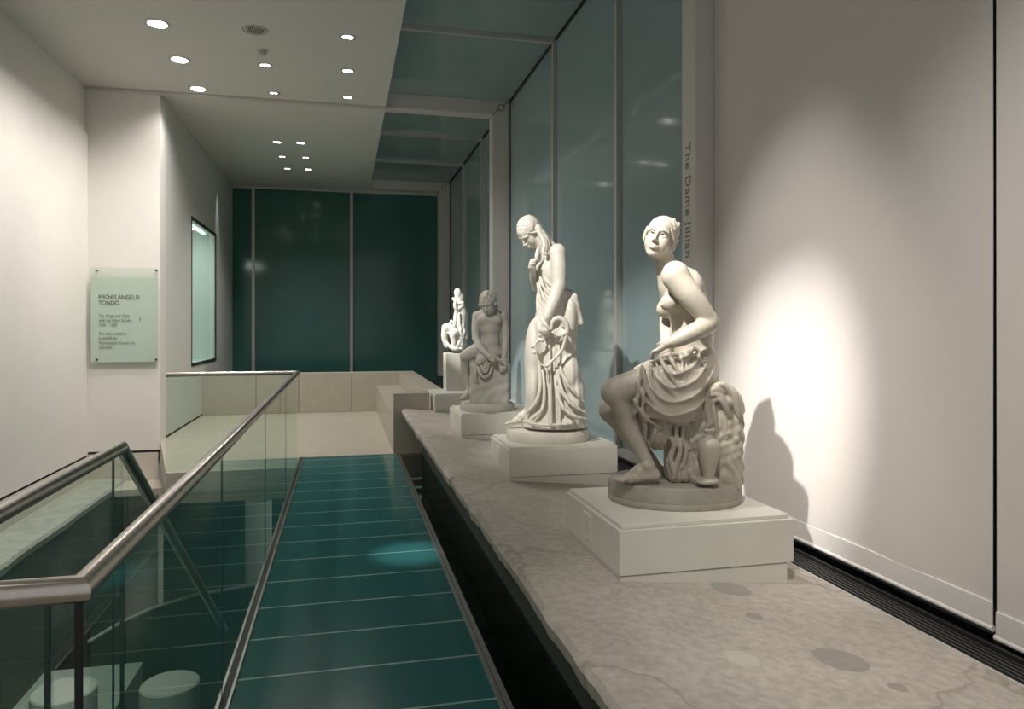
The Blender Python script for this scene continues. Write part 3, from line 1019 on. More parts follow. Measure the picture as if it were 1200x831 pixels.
    def build(s, name, m, parent, smooth=1):
        P, Q = s.mesh()
        for _ in range(smooth):      # light relaxing
            acc = np.zeros_like(P); cnt = np.zeros(len(P))
            for a, b in ((0, 1), (1, 2), (2, 3), (3, 0)):
                for x, y in ((a, b), (b, a)):
                    for q in range(3):
                        acc[:, q] += np.bincount(Q[:, x], P[Q[:, y], q], len(P))
                    cnt += np.bincount(Q[:, x], minlength=len(P))
            P = P*.5+.5*acc/np.maximum(cnt, 1)[:, None]
        me = bpy.data.meshes.new(name)
        me.vertices.add(len(P)); me.vertices.foreach_set('co', P.astype(np.float32).ravel())
        me.loops.add(len(Q)*4); me.loops.foreach_set('vertex_index', Q.astype(np.int32).ravel())
        me.polygons.add(len(Q))
        me.polygons.foreach_set('loop_start', np.arange(0, len(Q)*4, 4, dtype=np.int32))
        me.polygons.foreach_set('use_smooth', np.ones(len(Q), bool))
        me.update(calc_edges=True); me.validate()
        me.materials.append(m)
        o = bpy.data.objects.new(name, me)
        col.objects.link(o)
        o.parent = parent
        return o

class Fig:
    """measures a figure from the photograph at its distance d0; local axes: right, away, up"""
    def __init__(s, u0, d0, z0, rootname, label, group=None):
        s.d0, s.z0 = d0, z0
        s.lat0 = (u0-600)/F*d0
        X = s.lat0*CA+d0*SA; Y = -s.lat0*SA+d0*CA
        s.root = empty(rootname, (X, Y, z0), label, 'statue', group, -YAW)
        s.p = d0/F
    def L(s, u, v, w=0.0):
        d = s.d0+w
        return np.array([(u-600)/F*d-s.lat0, w, EYE+(HV-v)/F*d-s.z0])
    def pts(s, l):
        return [s.L(*q) for q in l]

def headR(yaw, pitch, roll):
    """face direction: yaw to the viewer's left, pitch up, roll = crown towards the viewer's right; columns right, forward, up"""
    y, p, r = map(math.radians, (yaw, pitch, roll))
    f = np.array([-math.sin(y), -math.cos(y), 0]); x = np.array([math.cos(y), -math.sin(y), 0]); z = np.array([0, 0, 1.])
    f, z = f*math.cos(p)+z*math.sin(p), z*math.cos(p)-f*math.sin(p)
    z, x = z*math.cos(r)+x*math.sin(r), x*math.cos(r)-z*math.sin(r)
    return np.stack([x, f, z], 1)

def head(fd, C, R, s, k=.008):
    def W(x, y, z): return C+R@(np.array([x, y, z])*s)
    def S(*r): return np.array(r)*s
    fd.ell(W(0, -.018, .032), S(.074, .094, .086), k, R)
    fd.ell(W(0, .028, -.030), S(.063, .062, .086), .02*s, R)
    fd.ell(W(0, .030, .050), S(.062, .058, .05), .02*s, R)
    fd.ell(W(0, .058, -.099), S(.025, .026, .022), .022*s, R)
    for e in (-1, 1):
        fd.ell(W(.036*e, .048, -.036), S(.027, .031, .044), .025*s, R)
        fd.cone(W(.016*e, .052, -.090), W(.052*e, .0, -.052), .019*s, .020*s, .02*s)
    for e in (-1, 1):
        fd.ell(W(.031*e, .094, .005), S(.023, .0255, .0150), .008*s, R, 's')
    for e in (-1, 1):
        fd.ell(W(.031*e, .065, .002), S(.0155, .0155, .0115), .003*s, R)
        fd.chain([W(.013*e, .082, .004), W(.030*e, .0865, .0125), W(.049*e, .074, .003)], .0036*s, .003*s)
        fd.chain([W(.014*e, .080, .000), W(.030*e, .083, -.007), W(.048*e, .073, .0)], .0028*s, .003*s)
        fd.chain([W(.010*e, .089, .022), W(.030*e, .088, .029), W(.054*e, .068, .022)], .0065*s, .012*s)
    fd.chain([W(0, .084, .026), W(0, .096, -.005), W(0, .113, -.032)], [.0085*s, .0085*s, .0105*s], .007*s)
    for e in (-1, 1):
        fd.ell(W(.0115*e, .098, -.0375), S(.0085, .012, .0085), .004*s, R)
    fd.ell(W(0, .080, -.066), S(.026, .018, .02), .012*s, R)
    fd.chain([W(-.023, .086, -.0665), W(-.008, .099, -.0615), W(0, .0985, -.063), W(.008, .099, -.0615), W(.023, .086, -.0665)], .0058*s, .003*s)
    fd.chain([W(-.019, .086, -.071), W(0, .098, -.0755), W(.019, .086, -.071)], .0068*s, .003*s)
    for e in (-1, 1):
        fd.ell(W(.073*e, -.008, -.008), S(.010, .021, .032), .006*s, R)
    return W

def hand(fd, wrist, knuck, tips, r, w, bend, thumb=None):
    """wrist, knuckle-row centre, finger tip centre; w = vector across the palm; bend = vector pushing the middle joints out"""
    wrist, knuck, tips, w, bend = [np.array(q, float) for q in (wrist, knuck, tips, w, bend)]
    for t in (-.75, -.25, .25, .75):
        fd.cone(wrist+w*t*.55, knuck+w*t, r*1.15, r*1.15, .010)
    ln = (.88, 1.0, .97, .78)
    for t, l in zip((-.9, -.3, .3, .9), ln):
        a = knuck+w*t; e = a+(tips+w*t*1.05-a)*l
        m1 = a+(e-a)*.45+bend*l; m2 = a+(e-a)*.78+bend*.7*l
        fd.chain([a, m1, m2, e], [r, r*.92, r*.85, r*.72], .002, False)
    if thumb is not None:
        a = wrist+(knuck-wrist)*.25-w*.8
        th = np.array(thumb, float)
        m = a+(th-a)*.55+bend*.4
        fd.chain([a, m, th], [r*1.35, r*1.1, r*.8], .006, False)

def foot(fd, ankle, heel, ball, toe, r, side, k=.012):
    ankle, heel, ball, toe, side = [np.array(q, float) for q in (ankle, heel, ball, toe, side)]
    fd.cone(ankle, heel, r*1.0, r*.95, k)
    fd.cone(ankle, (ankle+ball)/2+np.array([0, 0, r*.15]), r*1.05, r*.95, k)
    fd.cone((ankle+ball)/2, ball, r*.95, r*.75, k)
    fd.cone(heel, ball+side*.5, r*.8, r*.65, k)
    fd.cone(heel, ball-side*.5, r*.8, r*.65, k)
    fd.cone(ball-side, ball+side, r*.62, r*.55, k)
    for i, t in enumerate((-1.15, -.55, -.05, .45, .92)):
        a = ball+side*t*.95
        e = a+(toe-ball)*(1.0, .98, .9, .78, .62)[i]
        fd.chain([a, (a+e)/2+np.array([0, 0, r*.12]), e], [r*.36, r*.32, (r*.36 if i == 0 else r*.27)], .003, False)

def swags(fd, fig, lst, k=.006):
    for pts, r in lst:
        rr = [q*fig.p for q in r] if isinstance(r, (list, tuple)) else r*fig.p
        fd.chain(fig.pts(pts), rr, k)

# ================================================================== statue 1: seated woman
f1 = Fig(790, 3.5, PZ, 'marble_statue', 'nearest statue, a seated marble woman looking up with drapery over her thighs and a jug')
L = f1.L; px = f1.p
fd = Field(L(690, 610, -.45)-.02, L(880, 245, .42), .0042)
# trunk
tilt = math.radians(-14)
Rt = np.array([[math.cos(tilt), 0, math.sin(tilt)], [0, 1, 0], [-math.sin(tilt), 0, math.cos(tilt)]])
fd.ell(L(801, 347, .03), (.108, .135, .150), .02, Rt)
fd.ell(L(811, 392, .03), (.106, .118, .13), .05)
fd.ell(L(815, 428, .03), (.112, .165, .115), .04)
fd.ell(L(816, 440, -.06), (.092, .10, .10), .03)
fd.ell(L(795, 335, .03), (.085, .145, .085), .03, Rt)
# neck and shoulders
fd.cone(L(786, 332, .03), L(777, 298, .015), 14*px, 11.5*px, .025)
fd.cone(L(789, 322, .03), L(791, 319, -.10), 12*px, 12*px, .035)
fd.cone(L(789, 322, .03), L(791, 322, .17), 12*px, 12*px, .035)
fd.ell(L(811, 336, -.06), (.055, .06, .085), .03, Rt)     # shoulder blade
fd.cone(L(783, 327, -.02), L(779, 324, .12), 2.5*px, 2.5*px, .02)   # collar bone
# breasts
fd.ell(L(785, 355, -.062), (.045, .045, .044), .025)
fd.ell(L(774.6, 357.5, -.075), (.007, .007, .007), .008)
fd.ell(L(780, 362, .085), (.045, .05, .046), .022)
# near arm
fd.ell(L(792, 323, -.125), (15.5*px, .062, 16*px), .02)
fd.chain([L(792, 325, -.13), L(807, 345, -.155), L(820, 361, -.16), L(831, 376, -.155)], [15*px, 14*px, 12*px, 10*px], .012)
fd.cone(L(831, 374, -.155), L(834, 381, -.155), 8.5*px, 7.5*px, .012)
fd.chain([L(830, 380, -.158), L(816, 388, -.19), L(800, 396, -.205), L(786, 402, -.205)], [10.5*px, 10.3*px, 8.6*px, 6*px], .012)
hand(fd, L(785, 402.5, -.205), L(771.5, 410.5, -.195), L(763.5, 422, -.165), 2.6*px, (L(770, 411, -.13)-L(771, 409, -.2))*.42, np.array([-.014, -.01, .010]), thumb=L(771, 404, -.15))
# far arm
fd.chain([L(789, 326, .18), L(786, 350, .21), L(782, 378, .16), L(782, 402, .06), L(779, 412, -.01)], [13*px, 11*px, 9.5*px, 8*px, 6*px], .012)
# near leg
fd.chain([L(812, 440, -.07), L(785, 444, -.11), L(750, 452, -.135), L(722, 458, -.14)], [25*px, 23*px, 19.5*px, 15.5*px], .02)
fd.ell(L(717, 460, -.145), (12.5*px, .055, 13*px), .02)
fd.chain([L(722, 463, -.14), L(731.5, 482, -.142), L(739.5, 506, -.145), L(752, 530, -.147), L(759, 545, -.148)], [12.5*px, 12.2*px, 10*px, 8*px, 7.2*px], .015)
fd.ell(L(736, 492, -.135), (11.5*px, .05, 20*px), .02)
fd.ell(L(757.5, 545.5, -.178), (.018, .014, .018), .01)
sd_ = np.array([.0, .036, .0])
foot(fd, L(759, 547, -.15), L(767, 557, -.15), L(737, 560, -.155), L(722, 563.5, -.165), 7.2*px, -sd_)
# far leg
fd.chain([L(812, 442, .12), L(760, 462, .11), L(717, 479, .09)], [25*px, 19*px, 14*px], .02)
fd.ell(L(713, 481, .085), (11*px, .055, 13.5*px), .02)
fd.chain([L(718, 484, .09), L(737, 508, .08), L(758, 535, .06), L(774, 556, .05)], [12.5*px, 12*px, 9*px, 7*px], .015)
foot(fd, L(776, 554, .05), L(790, 562, .06), L(772, 568, -.03), L(764, 570, -.07), 6.5*px, np.array([.03, .02, 0]))
R1 = headR(24, 9, 14)
C1 = L(774.0, 280, .0)
s1 = .89
W1 = head(fd, C1, R1, s1)
fd.build('body', M['marble_warm'], f1.root)

# hair with wavy strands and a knot behind the crown
def hair_cap(fd, W, R, s, waves=True, low=-.03):
    fd.ell(W(0, -.022, .036), np.array((.082, .100, .090))*s, .004, R)
    fd.ell(W(0, -.060, -.02), np.array((.066, .058, .062))*s, .02, R)
def strands(fd, W, s, rows, r):
    for pts in rows:
        fd.chain([W(*q) for q in pts], r*s, .0035)
hf = Field(C1-.17, C1+.17, .0026)
hair_cap(hf, W1, R1, s1)
hf.ell(W1(0, .085, -.035), np.array((.064, .075, .092))*s1, .006, R1, 's')
rows = []
rs = np.random.RandomState(11)
def skull(x, ang):
    """a point on the hair cap: x across, ang from the forehead over the crown"""
    q = math.sqrt(max(0, 1-(x/.083)**2))
    return (x, -.022+.100*q*math.cos(ang), .036+.091*q*math.sin(ang))
for e in (-1, 1):
    for i in range(13):
        a0 = math.radians(40+i*8.5)
        row = []
        for j in range(9):
            t_ = j/8
            x = e*(.003+.079*math.sin(t_*math.pi/2))
            ang = a0*(1-t_)+(math.radians(-5+i*9)-.25*t_)*t_+.10*math.sin(9*t_+i*1.3)
            row.append(skull(x, ang))
        row.append((e*(.080-.002*i), -.03-.004*i, -.03))
        rows.append(row)
    rows.append([(.060*e, .050, .044), (.075*e, .030, .018), (.081*e, .012, -.006), (.079*e, -.018, -.032), (.052*e, -.07, -.04)])
strands(hf, W1, s1, rows, .0066)
# knot of curls, upper right
for k in range(4):
    hf.chain([L(761-k*.5+.9*math.sin(j*1.9+k*1.5)-3.2*math.sin(j/6*math.pi), 266+j*3.8, .022+.014*k) for j in range(7)], [1.2*px, 2.0*px, 2.8*px, 2.8*px, 2.6*px, 2.2*px, 1.6*px], .0045)
rs = np.random.RandomState(5)
for (u, v, w_, r) in ((788, 262, .02, 4.2), (792, 266, .03, 4), (794.5, 263, .02, 2.6), (786, 266, .0, 3.4), (790, 270, .03, 4), (789, 258.5, .02, 2.6), (793, 271, .05, 3), (783, 264, -.01, 2.6), (791.5, 276, .05, 3.6), (790, 283, .055, 3.8), (787, 292, .05, 3.4), (785.5, 300, .05, 3.2), (793.8, 282, .05, 2)):
    hf.ell(L(u, v, w_), np.array((1, 1.1, 1))*r*px*rs.uniform(1.05, 1.35), .004)
for k in range(14):
    a = k*2.4
    c = L(789.5+3.4*math.cos(a), 265.5+4*math.sin(a), .012-.004*(k % 3))
    hf.chain([c, c+np.array([.010*math.cos(a*1.7), -.006, .010*math.sin(a*1.7)]), c+np.array([.014*math.cos(a*1.7+1), 0, .012*math.sin(a*1.7+1)])], .0042, .002)
o = hf.build('hair', M['marble_warm'], f1.root)

# drapery over the thighs
dr = Field(L(690, 610, -.45)-.02, L(880, 400, .42), .0042)
dr.chain([L(812, 441, -.075), L(790, 445, -.115), L(757, 452, -.138)], [26.5*px, 26*px, 22*px], .02)
dr.chain([L(812, 445, .10), L(790, 455, .11), L(757, 466, .10)], [26*px, 24*px, 20*px], .02)
dr.ell(L(812, 440, .03), (.112, .178, .100), .03)
# the sheet of cloth that falls from the near thigh: a thick sagging apron
rows = []
for v, a, b_, dp in ((424, 772, 820, .19), (434, 752, 824, .225), (450, 745, 826, .235), (464, 743, 826, .24), (478, 742, 824, .235), (487, 746, 818, .215), (493, 766, 812, .19), (498, 784, 806, .165)):
    A, B = L(a, v, -.15), L(b_, v, -.15)
    rows.append((A[2], (A[0]+B[0])/2, -.02, (B[0]-A[0])/2, dp))
dr.loft(rows, .03, 'u', 3.2)
# rounded lower bag of cloth over the far calf, and the cloth behind the shin
rows = []
for v, a, b_, dp in ((484, 752, 792, .12), (497, 753, 789, .125), (508, 754, 787, .125), (517, 757, 785, .115), (524, 762, 781, .09), (528.5, 768, 776, .06)):
    A, B = L(a, v, -.12), L(b_, v, -.12)
    rows.append((A[2], (A[0]+B[0])/2, -.055, (B[0]-A[0])/2, dp))
dr.loft(rows, .012, 'u', 2.4)
dr.rbox(L(796, 522, -.065), (15*px, .075, 40*px), .03, .03)
s_ = []
# nested swags
s_ += [([(753, 430, -.235), (757, 455, -.25), (772, 478, -.245), (791, 492, -.22), (806, 488, -.20), (818, 465, -.2), (822, 432, -.19)], [2.2, 3, 4, 4.6, 3.6, 3, 2])]
s_ += [([(760, 428, -.235), (766, 452, -.255), (780, 470, -.25), (794, 482, -.235), (806, 476, -.22), (814, 450, -.21), (816, 424, -.2)], [2, 2.6, 3, 3.2, 3, 2.6, 2])]
s_ += [([(769, 426, -.235), (777, 447, -.26), (787, 460, -.26), (798, 468, -.245), (806, 458, -.23), (809, 430, -.215)], [2, 2.6, 3, 3, 2.6, 2])]
s_ += [([(776, 422, -.235), (784, 438, -.262), (792, 449, -.262), (800, 450, -.25), (804, 432, -.235), (803, 416, -.22)], [2, 2.6, 3, 3, 2.6, 2])]
s_ += [([(784, 419, -.23), (791, 430, -.255), (797, 436, -.252), (800, 425, -.24), (797, 415, -.23)], [2, 2.8, 3, 2.6, 2])]
# edge folds on the left
s_ += [([(751, 432, -.225), (749, 452, -.235), (746, 470, -.235), (743, 484, -.22)], [2, 3, 3.6, 3.4])]
s_ += [([(756, 434, -.232), (754, 458, -.245), (753, 478, -.235), (756, 492, -.215)], [1.8, 2.4, 2.8, 3])]
s_ += [([(747, 478, -.225), (754, 488, -.22), (762, 494, -.2), (775, 500, -.18)], [2.6, 2.6, 2.4, 2.2])]
s_ += [([(754, 490, -.19), (756, 503, -.165), (756, 513, -.15), (760, 521, -.13)], [2.8, 3.2, 3, 3])]
s_ += [([(772, 496, -.18), (768, 508, -.185), (762, 518, -.165)], [1.6, 1.8, 1.2]), ([(782, 500, -.165), (777, 512, -.175), (771, 524, -.14)], [1.4, 1.6, 1.2])]
# vertical folds on the right
s_ += [([(819, 422, -.19), (820, 448, -.2), (816, 472, -.195), (809, 490, -.18)], [2.2, 3, 3.4, 3.2])]
s_ += [([(826, 428, -.175), (826, 450, -.18), (821, 472, -.175), (815, 492, -.165)], [2, 2.8, 3, 2.6])]
s_ += [([(811, 420, -.2), (813, 445, -.215), (811, 468, -.21), (803, 484, -.2)], [2, 2.6, 2.8, 2.4])]
# waist roll and knot
s_ += [([(764, 424, -.20), (775, 418, -.225), (790, 415, -.225), (806, 417, -.205), (822, 424, -.17), (836, 438, -.09)], [2.6, 3.2, 3.6, 3.4, 3.2, 3])]
s_ += [([(802, 418, -.215), (808, 410, -.225), (815, 409, -.215), (819, 414, -.205)], [2.4, 3.2, 3.4, 2.4]), ([(808, 420, -.215), (814, 416, -.215), (820, 420, -.2)], [2.4, 3, 2])]
s_ += [([(816, 414, -.2), (822, 424, -.195), (829, 434, -.18)], [2, 2.4, 1.6])]
# hanging tails down to the base
s_ += [([(787, 494, -.16), (784, 508, -.165), (790, 522, -.165), (785, 536, -.155), (789, 552, -.145)], [3.2, 3.4, 3.6, 3.4, 3])]
s_ += [([(794, 492, -.165), (793, 510, -.17), (797, 526, -.17), (793, 542, -.16), (791, 560, -.145)], [3, 3.2, 3.4, 3, 2.6])]
s_ += [([(801, 490, -.16), (800, 510, -.16), (803, 530, -.155), (799, 548, -.145)], [3, 3, 3, 2.4])]
s_ += [([(783, 540, -.12), (786, 555, -.12), (793, 564, -.12)], [4, 4, 3])]
swags(dr, f1, [([(a_, b_, c_+.006) for a_, b_, c_ in p_], [q*.95 for q in r_]) for p_, r_ in s_], .009)
def folds1(X, Y, Z):
    zc = L(0, 405, -.2)[2]
    xc = L(797, 0, -.2)[0]
    dx, dz = X-xc, (zc-Z)*.72
    r = np.sqrt(dx*dx+dz*dz)+.010*np.sin(3*np.arctan2(dx, dz+.001)+1)
    crest = 1-np.abs(np.sin(math.pi*r/.046+.6*np.sin(14*X)))
    m = np.clip((L(0, 502, -.2)[2]-Z)/-.03, 0, 1)*np.clip((-.06-Y)/.05, 0, 1)
    lowm = 1-np.clip((L(0, 500, -.2)[2]-Z)/-.03, 0, 1)
    vert = 1-np.abs(np.sin(math.pi*X/.034+2*np.sin(7*Z)+8*Y))
    return .010*(crest**1.4-.35)*m+.007*(vert**1.4-.35)*lowm
dr.displace(folds1)
dr.build('drapery', M['marble_warm'], f1.root)

# rock seat, with cloth thrown over its right side
rk = Field(L(780, 610, -.45)-.02, L(890, 430, .42), .0046)
rk.rbox(L(829, 515, .04), (32*px, .19, 56*px), .05, .02)
rk.ell(L(812, 548, -.03), (24*px, .12, 16*px), .03)
rk.ell(L(845, 480, .02), (17*px, .12, 24*px), .03)
rk.ell(L(806, 515, -.04), (18*px, .10, 26*px), .04)
rk.rbox(L(856, 545, -.02), (8*px, .07, 20*px), .02, .02)
rk.displace(lambda X, Y, Z: .006*np.sin(31*X+4*np.sin(23*Z+9*X))*np.sin(25*Z+5*np.sin(27*X+7*Y)+2)+.003*np.sin(71*X+9*np.sin(11*Z))*np.sin(63*Z+1+8*X))
rk.build('rock_seat', M['marble_warm'], f1.root)
rc = Field(L(800, 560, -.45)-.02, L(890, 425, .42), .0044)
rc.ell(L(846, 466, -.02), (20*px, .155, 15*px), .02)
rc.ell(L(837, 486, -.06), (11*px, .085, 22*px), .03)
rc.ell(L(849, 500, -.05), (6*px, .085, 22*px), .03)
rc.ell(L(857, 480, -.02), (9.5*px, .14, 17*px), .03)
q_ = []
for i, (x0, y0, x1, y1, x2, y2) in enumerate(((827, 462, 838, 456, 850, 462), (825, 466, 840, 462, 853, 474), (830, 455, 848, 451, 861, 470), (840, 450, 856, 456, 865, 484),
                                               (846, 449, 861, 460, 867, 488), (833, 472, 844, 468, 854, 486))):
    q_.append(([(x0, y0, -.14), (x1, y1, -.175), (x2, y2, -.15), (x2+3, y2+8, -.11)], [2.6, 3.4, 3.6, 2.4]))
q_ += [([(828, 462, -.15), (827, 478, -.15), (830, 494, -.145), (826, 504, -.145)], [3, 3.4, 3, 2.4]),
       ([(834, 468, -.15), (836, 486, -.15), (840, 506, -.14), (845, 520, -.13)], [3, 3.4, 3, 2.2]),
       ([(842, 474, -.14), (849, 492, -.14), (850, 512, -.13), (853, 522, -.12)], [3, 4, 5, 3])]
swags(rc, f1, q_, .011)
rc.build('rock_drapery', M['marble_warm'], f1.root)

# jug leaning against the rock
jm = MB()
jc = L(830.5, 530, -.205)
def jz(v): return L(830, v, -.205)[2]
prof = [(6.2, 561), (6.6, 558.5), (6.0, 556), (7.2, 552), (9.3, 543), (11.3, 533), (12.3, 524), (12.0, 519), (9.5, 515), (5.2, 513), (4.2, 510), (4.3, 507.5), (6.3, 505), (6.4, 503.5), (3.6, 503)]
jm.lathe([(r*px, jz(v)) for r, v in prof], jc[0], jc[1], 40)
jg = jm.build('jug', M['marble_warm'], f1.root, smooth=True, local=True)
jb_ = Field(L(808, 600, -.45)-.02, L(860, 540, .0), .0046)
jb_.ell(L(830, 562, -.19), (11*px, .07, 4.5*px), .01)
jb_.ell(L(824, 564, -.2), (9*px, .05, 3.5*px), .01)
jb_.build('jug_rest', M['marble_warm'], f1.root)

# oval base
bf = MB()
prof = [(.985, .0), (1.0, .006), (1.0, .026), (.992, .030), (.996, .034), (1.0, .040), (.995, .088), (.982, .099), (.955, .102)]
bf.lathe([(r, z) for r, z in prof], 0, .0, 72, .322, .262)
bf.build('oval_base', M['marble_base'], f1.root, smooth=True, local=True)

# ================================================================== statue 2: standing girl
f2 = Fig(642, 5.4, PZ, 'marble_statue', 'tall pale statue of a standing girl with bowed head holding a bow')
L = f2.L; px = f2.p
fd = Field(L(585, 520, -.40)-.02, L(700, 245, .40), .0055)
# trunk, leaning a little back
fd.ell(L(648, 318, .0), (.105, .13, .16), .02)
fd.ell(L(651, 350, .0), (.115, .125, .12), .05)
fd.cone(L(645, 300, .01), L(631, 281, -.01), 8.5*px, 7.5*px, .025)
fd.cone(L(645, 299, .0), L(653, 295, -.10), 8*px, 8*px, .03)
fd.cone(L(645, 299, .0), L(643, 298, .14), 8*px, 8*px, .03)
fd.ell(L(636, 314, -.045), (.04, .045, .045), .02)
fd.ell(L(634, 314, .07), (.04, .045, .045), .02)
# near arm straight down across the body
fd.ell(L(653.5, 295, -.125), (9.5*px, .06, 9.5*px), .015)
fd.chain([L(653.5, 297, -.13), L(655, 315, -.15), L(655, 334, -.165)], [9.3*px, 9*px, 7.8*px], .012)
fd.chain([L(655, 334, -.165), L(649, 352, -.2), L(640, 372, -.235)], [8*px, 7.6*px, 5*px], .012)
hand(fd, L(640, 372, -.235), L(636, 383, -.245), L(640, 394, -.235), 2.0*px, np.array([.030, .008, 0]), np.array([-.002, -.028, 0]), thumb=L(644, 386, -.27))
# far arm folded to the chest
fd.chain([L(642, 299, .15), L(634, 318, .18), L(629, 336, .13)], [8*px, 7.2*px, 6*px], .012)
fd.chain([L(629, 336, .13), L(626, 326, .03), L(625, 318, -.05)], [6*px, 5.4*px, 4.2*px], .012)
hand(fd, L(625.5, 319, -.05), L(622.5, 311, -.09), L(627, 307.5, -.16), 1.8*px, np.array([.008, -.006, .028]), np.array([-.022, -.022, 0]), thumb=L(628, 305, -.12))
# legs under the skirt
fd.chain([L(645, 356, .0), L(634, 385, -.03), L(624, 425, -.06), L(621, 460, -.02), L(619, 484, -.02)], [10*px, 9*px, 6*px, 5.6*px, 4*px], .02)
fd.chain([L(656, 356, .0), L(662, 392, -.03), L(667, 434, -.12), L(669, 462, -.10), L(668, 486, -.11)], [10*px, 9*px, 7*px, 5.6*px, 4*px], .02)
# feet
foot(fd, L(619, 483, -.02), L(625, 489, .03), L(604, 493.5, -.02), L(593.5, 496, -.03), 5.2*px, np.array([0, .032, 0]))
foot(fd, L(668, 484, -.12), L(668, 490, -.05), L(664, 495, -.235), L(663, 498, -.29), 5.6*px, np.array([.04, .0, 0]))
R2 = headR(58, -50, 6)
C2 = L(620.5, 272.5, -.02)
W2 = head(fd, C2, R2, .93)
fd.build('body', M['marble_white'], f2.root)
hf = Field(C2-.20, C2+.22, .0036)
hair_cap(hf, W2, R2, .95)
hf.ell(W2(0, .088, -.03), np.array((.064, .072, .080))*.95, .006, R2, 's')
rows = []
for e in (-1, 1):
    for i in range(12):
        a0 = math.radians(42+i*9)
        row = []
        for j in range(8):
            t_ = j/7
            row.append(skull(e*(.003+.078*math.sin(t_*math.pi/2)), a0*(1-t_)+(math.radians(5+i*10)-.2*t_)*t_+.10*math.sin(8*t_+i*1.4)))
        rows.append(row)
    rows.append([(.058*e, .052, .046), (.078*e, .026, .018), (.081*e, -.004, -.004), (.068*e, -.05, -.02)])
strands(hf, W2, .95, rows, .0058)
# lock of hair falling on the nape and over the shoulder
hf.chain([L(630, 268, -.06), L(637, 277, -.03), L(643, 283, .0), L(648, 287, .0)], [5*px, 5.5*px, 4.5*px, 3*px], .006)
for dx, dw in ((0, -.09), (2.5, -.06), (-2, -.10)):
    hf.chain([L(633+dx, 272, dw), L(638+dx, 280, dw-.01), L(640+dx, 288, dw-.03), L(638.5+dx, 294, dw-.045), L(640+dx, 298, dw-.05)], [2.4*px, 2.4*px, 2.2*px, 2*px, 1.6*px], .004)
hf.build('hair', M['marble_white'], f2.root)

dr = Field(L(585, 520, -.42)-.02, L(700, 280, .42), .0052)
ct = [(343, 632, 671, .13), (350, 630, 672, .14), (360, 629, 674, .15), (381, 625, 677, .165), (400, 620, 677, .175), (422, 616, 677, .185), (446, 617, 681, .20), (470, 616, 684, .215), (486, 614, 687, .235), (499, 612, 688, .245)]
rows = []
for v, a, b, dp in ct:
    A, B = L(a, v, 0), L(b, v, 0)
    rows.append((A[2], (A[0]+B[0])/2, 0, (B[0]-A[0])/2, dp))
dr.loft(rows, .01, 'u', 2.2)
# bodice: band from the far breast to the near hip
dr.ell(L(652, 344, .01), (.122, .142, .05), .03)
dr.ell(L(641, 322, .07), (.09, .085, .11), .02)
# bent knee, other leg
dr.ell(L(667, 438, -.13), (12.5*px, .10, 22*px), .03)
dr.ell(L(674, 465, -.10), (11*px, .12, 26*px), .03)
dr.ell(L(626, 415, -.06), (11*px, .14, 40*px), .04)
dr.ell(L(625, 455, -.07), (9*px, .14, 36*px), .03)
# hanging overfold at the right hip
dr.rbox(L(676, 363, -.02), (3.2*px, .10, 19*px), .02, .012, headR(0, 0, -13))
dr.ell(L(668, 372, -.08), (9*px, .09, 26*px), .03)
s_ = []
s_ += [([(631, 318, -.02), (636, 334, -.11), (644, 346, -.135), (652, 352, -.13)], [1.8, 2, 2, 1.6])]
s_ += [([(631, 324, -.02), (634, 340, -.10), (641, 354, -.14), (650, 362, -.14)], [1.6, 1.8, 1.8, 1.4])]
s_ += [([(630, 332, -.02), (633, 350, -.10), (639, 362, -.145), (644, 370, -.15)], [1.6, 1.8, 1.8, 1.4])]
s_ += [([(633, 315, .0), (640, 328, -.10), (650, 338, -.125), (660, 342, -.11), (670, 344, -.05)], [1.6, 1.8, 2, 2, 1.8])]
s_ += [([(630, 345, .0), (630, 362, -.08), (635, 378, -.14)], [1.6, 1.8, 1.4])]
# long sweeping folds
s_ += [([(655, 428, -.21), (664, 448, -.25), (675, 462, -.24), (685, 472, -.19)], [2, 2.2, 2, 1.6])]
s_ += [([(652, 432, -.21), (658, 456, -.25), (670, 474, -.26), (686, 484, -.21)], [2, 2.4, 2.4, 1.8])]
s_ += [([(650, 436, -.2), (653, 462, -.245), (662, 480, -.27), (676, 489, -.27), (687, 491, -.22)], [1.8, 2.2, 2.4, 2.4, 1.8])]
s_ += [([(632, 424, -.19), (633, 452, -.22), (628, 472, -.22), (617, 484, -.16)], [1.6, 2, 2.2, 2])]
s_ += [([(636, 430, -.19), (638, 460, -.225), (635, 480, -.24), (622, 492, -.22)], [1.6, 2, 2.2, 2])]
s_ += [([(643.6, 400, -.18), (644.5, 450, -.23), (645, 496, -.275)], [2, 2.6, 3.2])]
s_ += [([(655, 400, -.18), (655, 440, -.22), (656, 494, -.27)], [1.2, 1.6, 2])]
s_ += [([(632, 396, -.18), (622, 420, -.16), (618, 440, -.12)], [1, 1.4, 1])]
s_ += [([(673, 346, -.05), (678, 364, -.06), (681, 382, -.06)], [2, 2.4, 2.4])]
s_ += [([(668, 344, -.09), (671, 364, -.11), (675, 384, -.11)], [1.6, 2, 1.6])]
s_ += [([(614, 494, -.2), (630, 497.5, -.26), (645, 498.5, -.28), (657, 497, -.275)], [2, 2, 2, 2])]
swags(dr, f2, s_, .0035)
for (u, r0, r1) in ((639.6, 1.0, 1.7), (650.2, 1.0, 1.9)):
    dr.chain(f2.pts([(u-.4, 404, -.215), (u, 440, -.25), (u+1.2, 494, -.30)]), [r0*2.2*px, r0*2.6*px, r1*2.2*px], .004, True, 's')
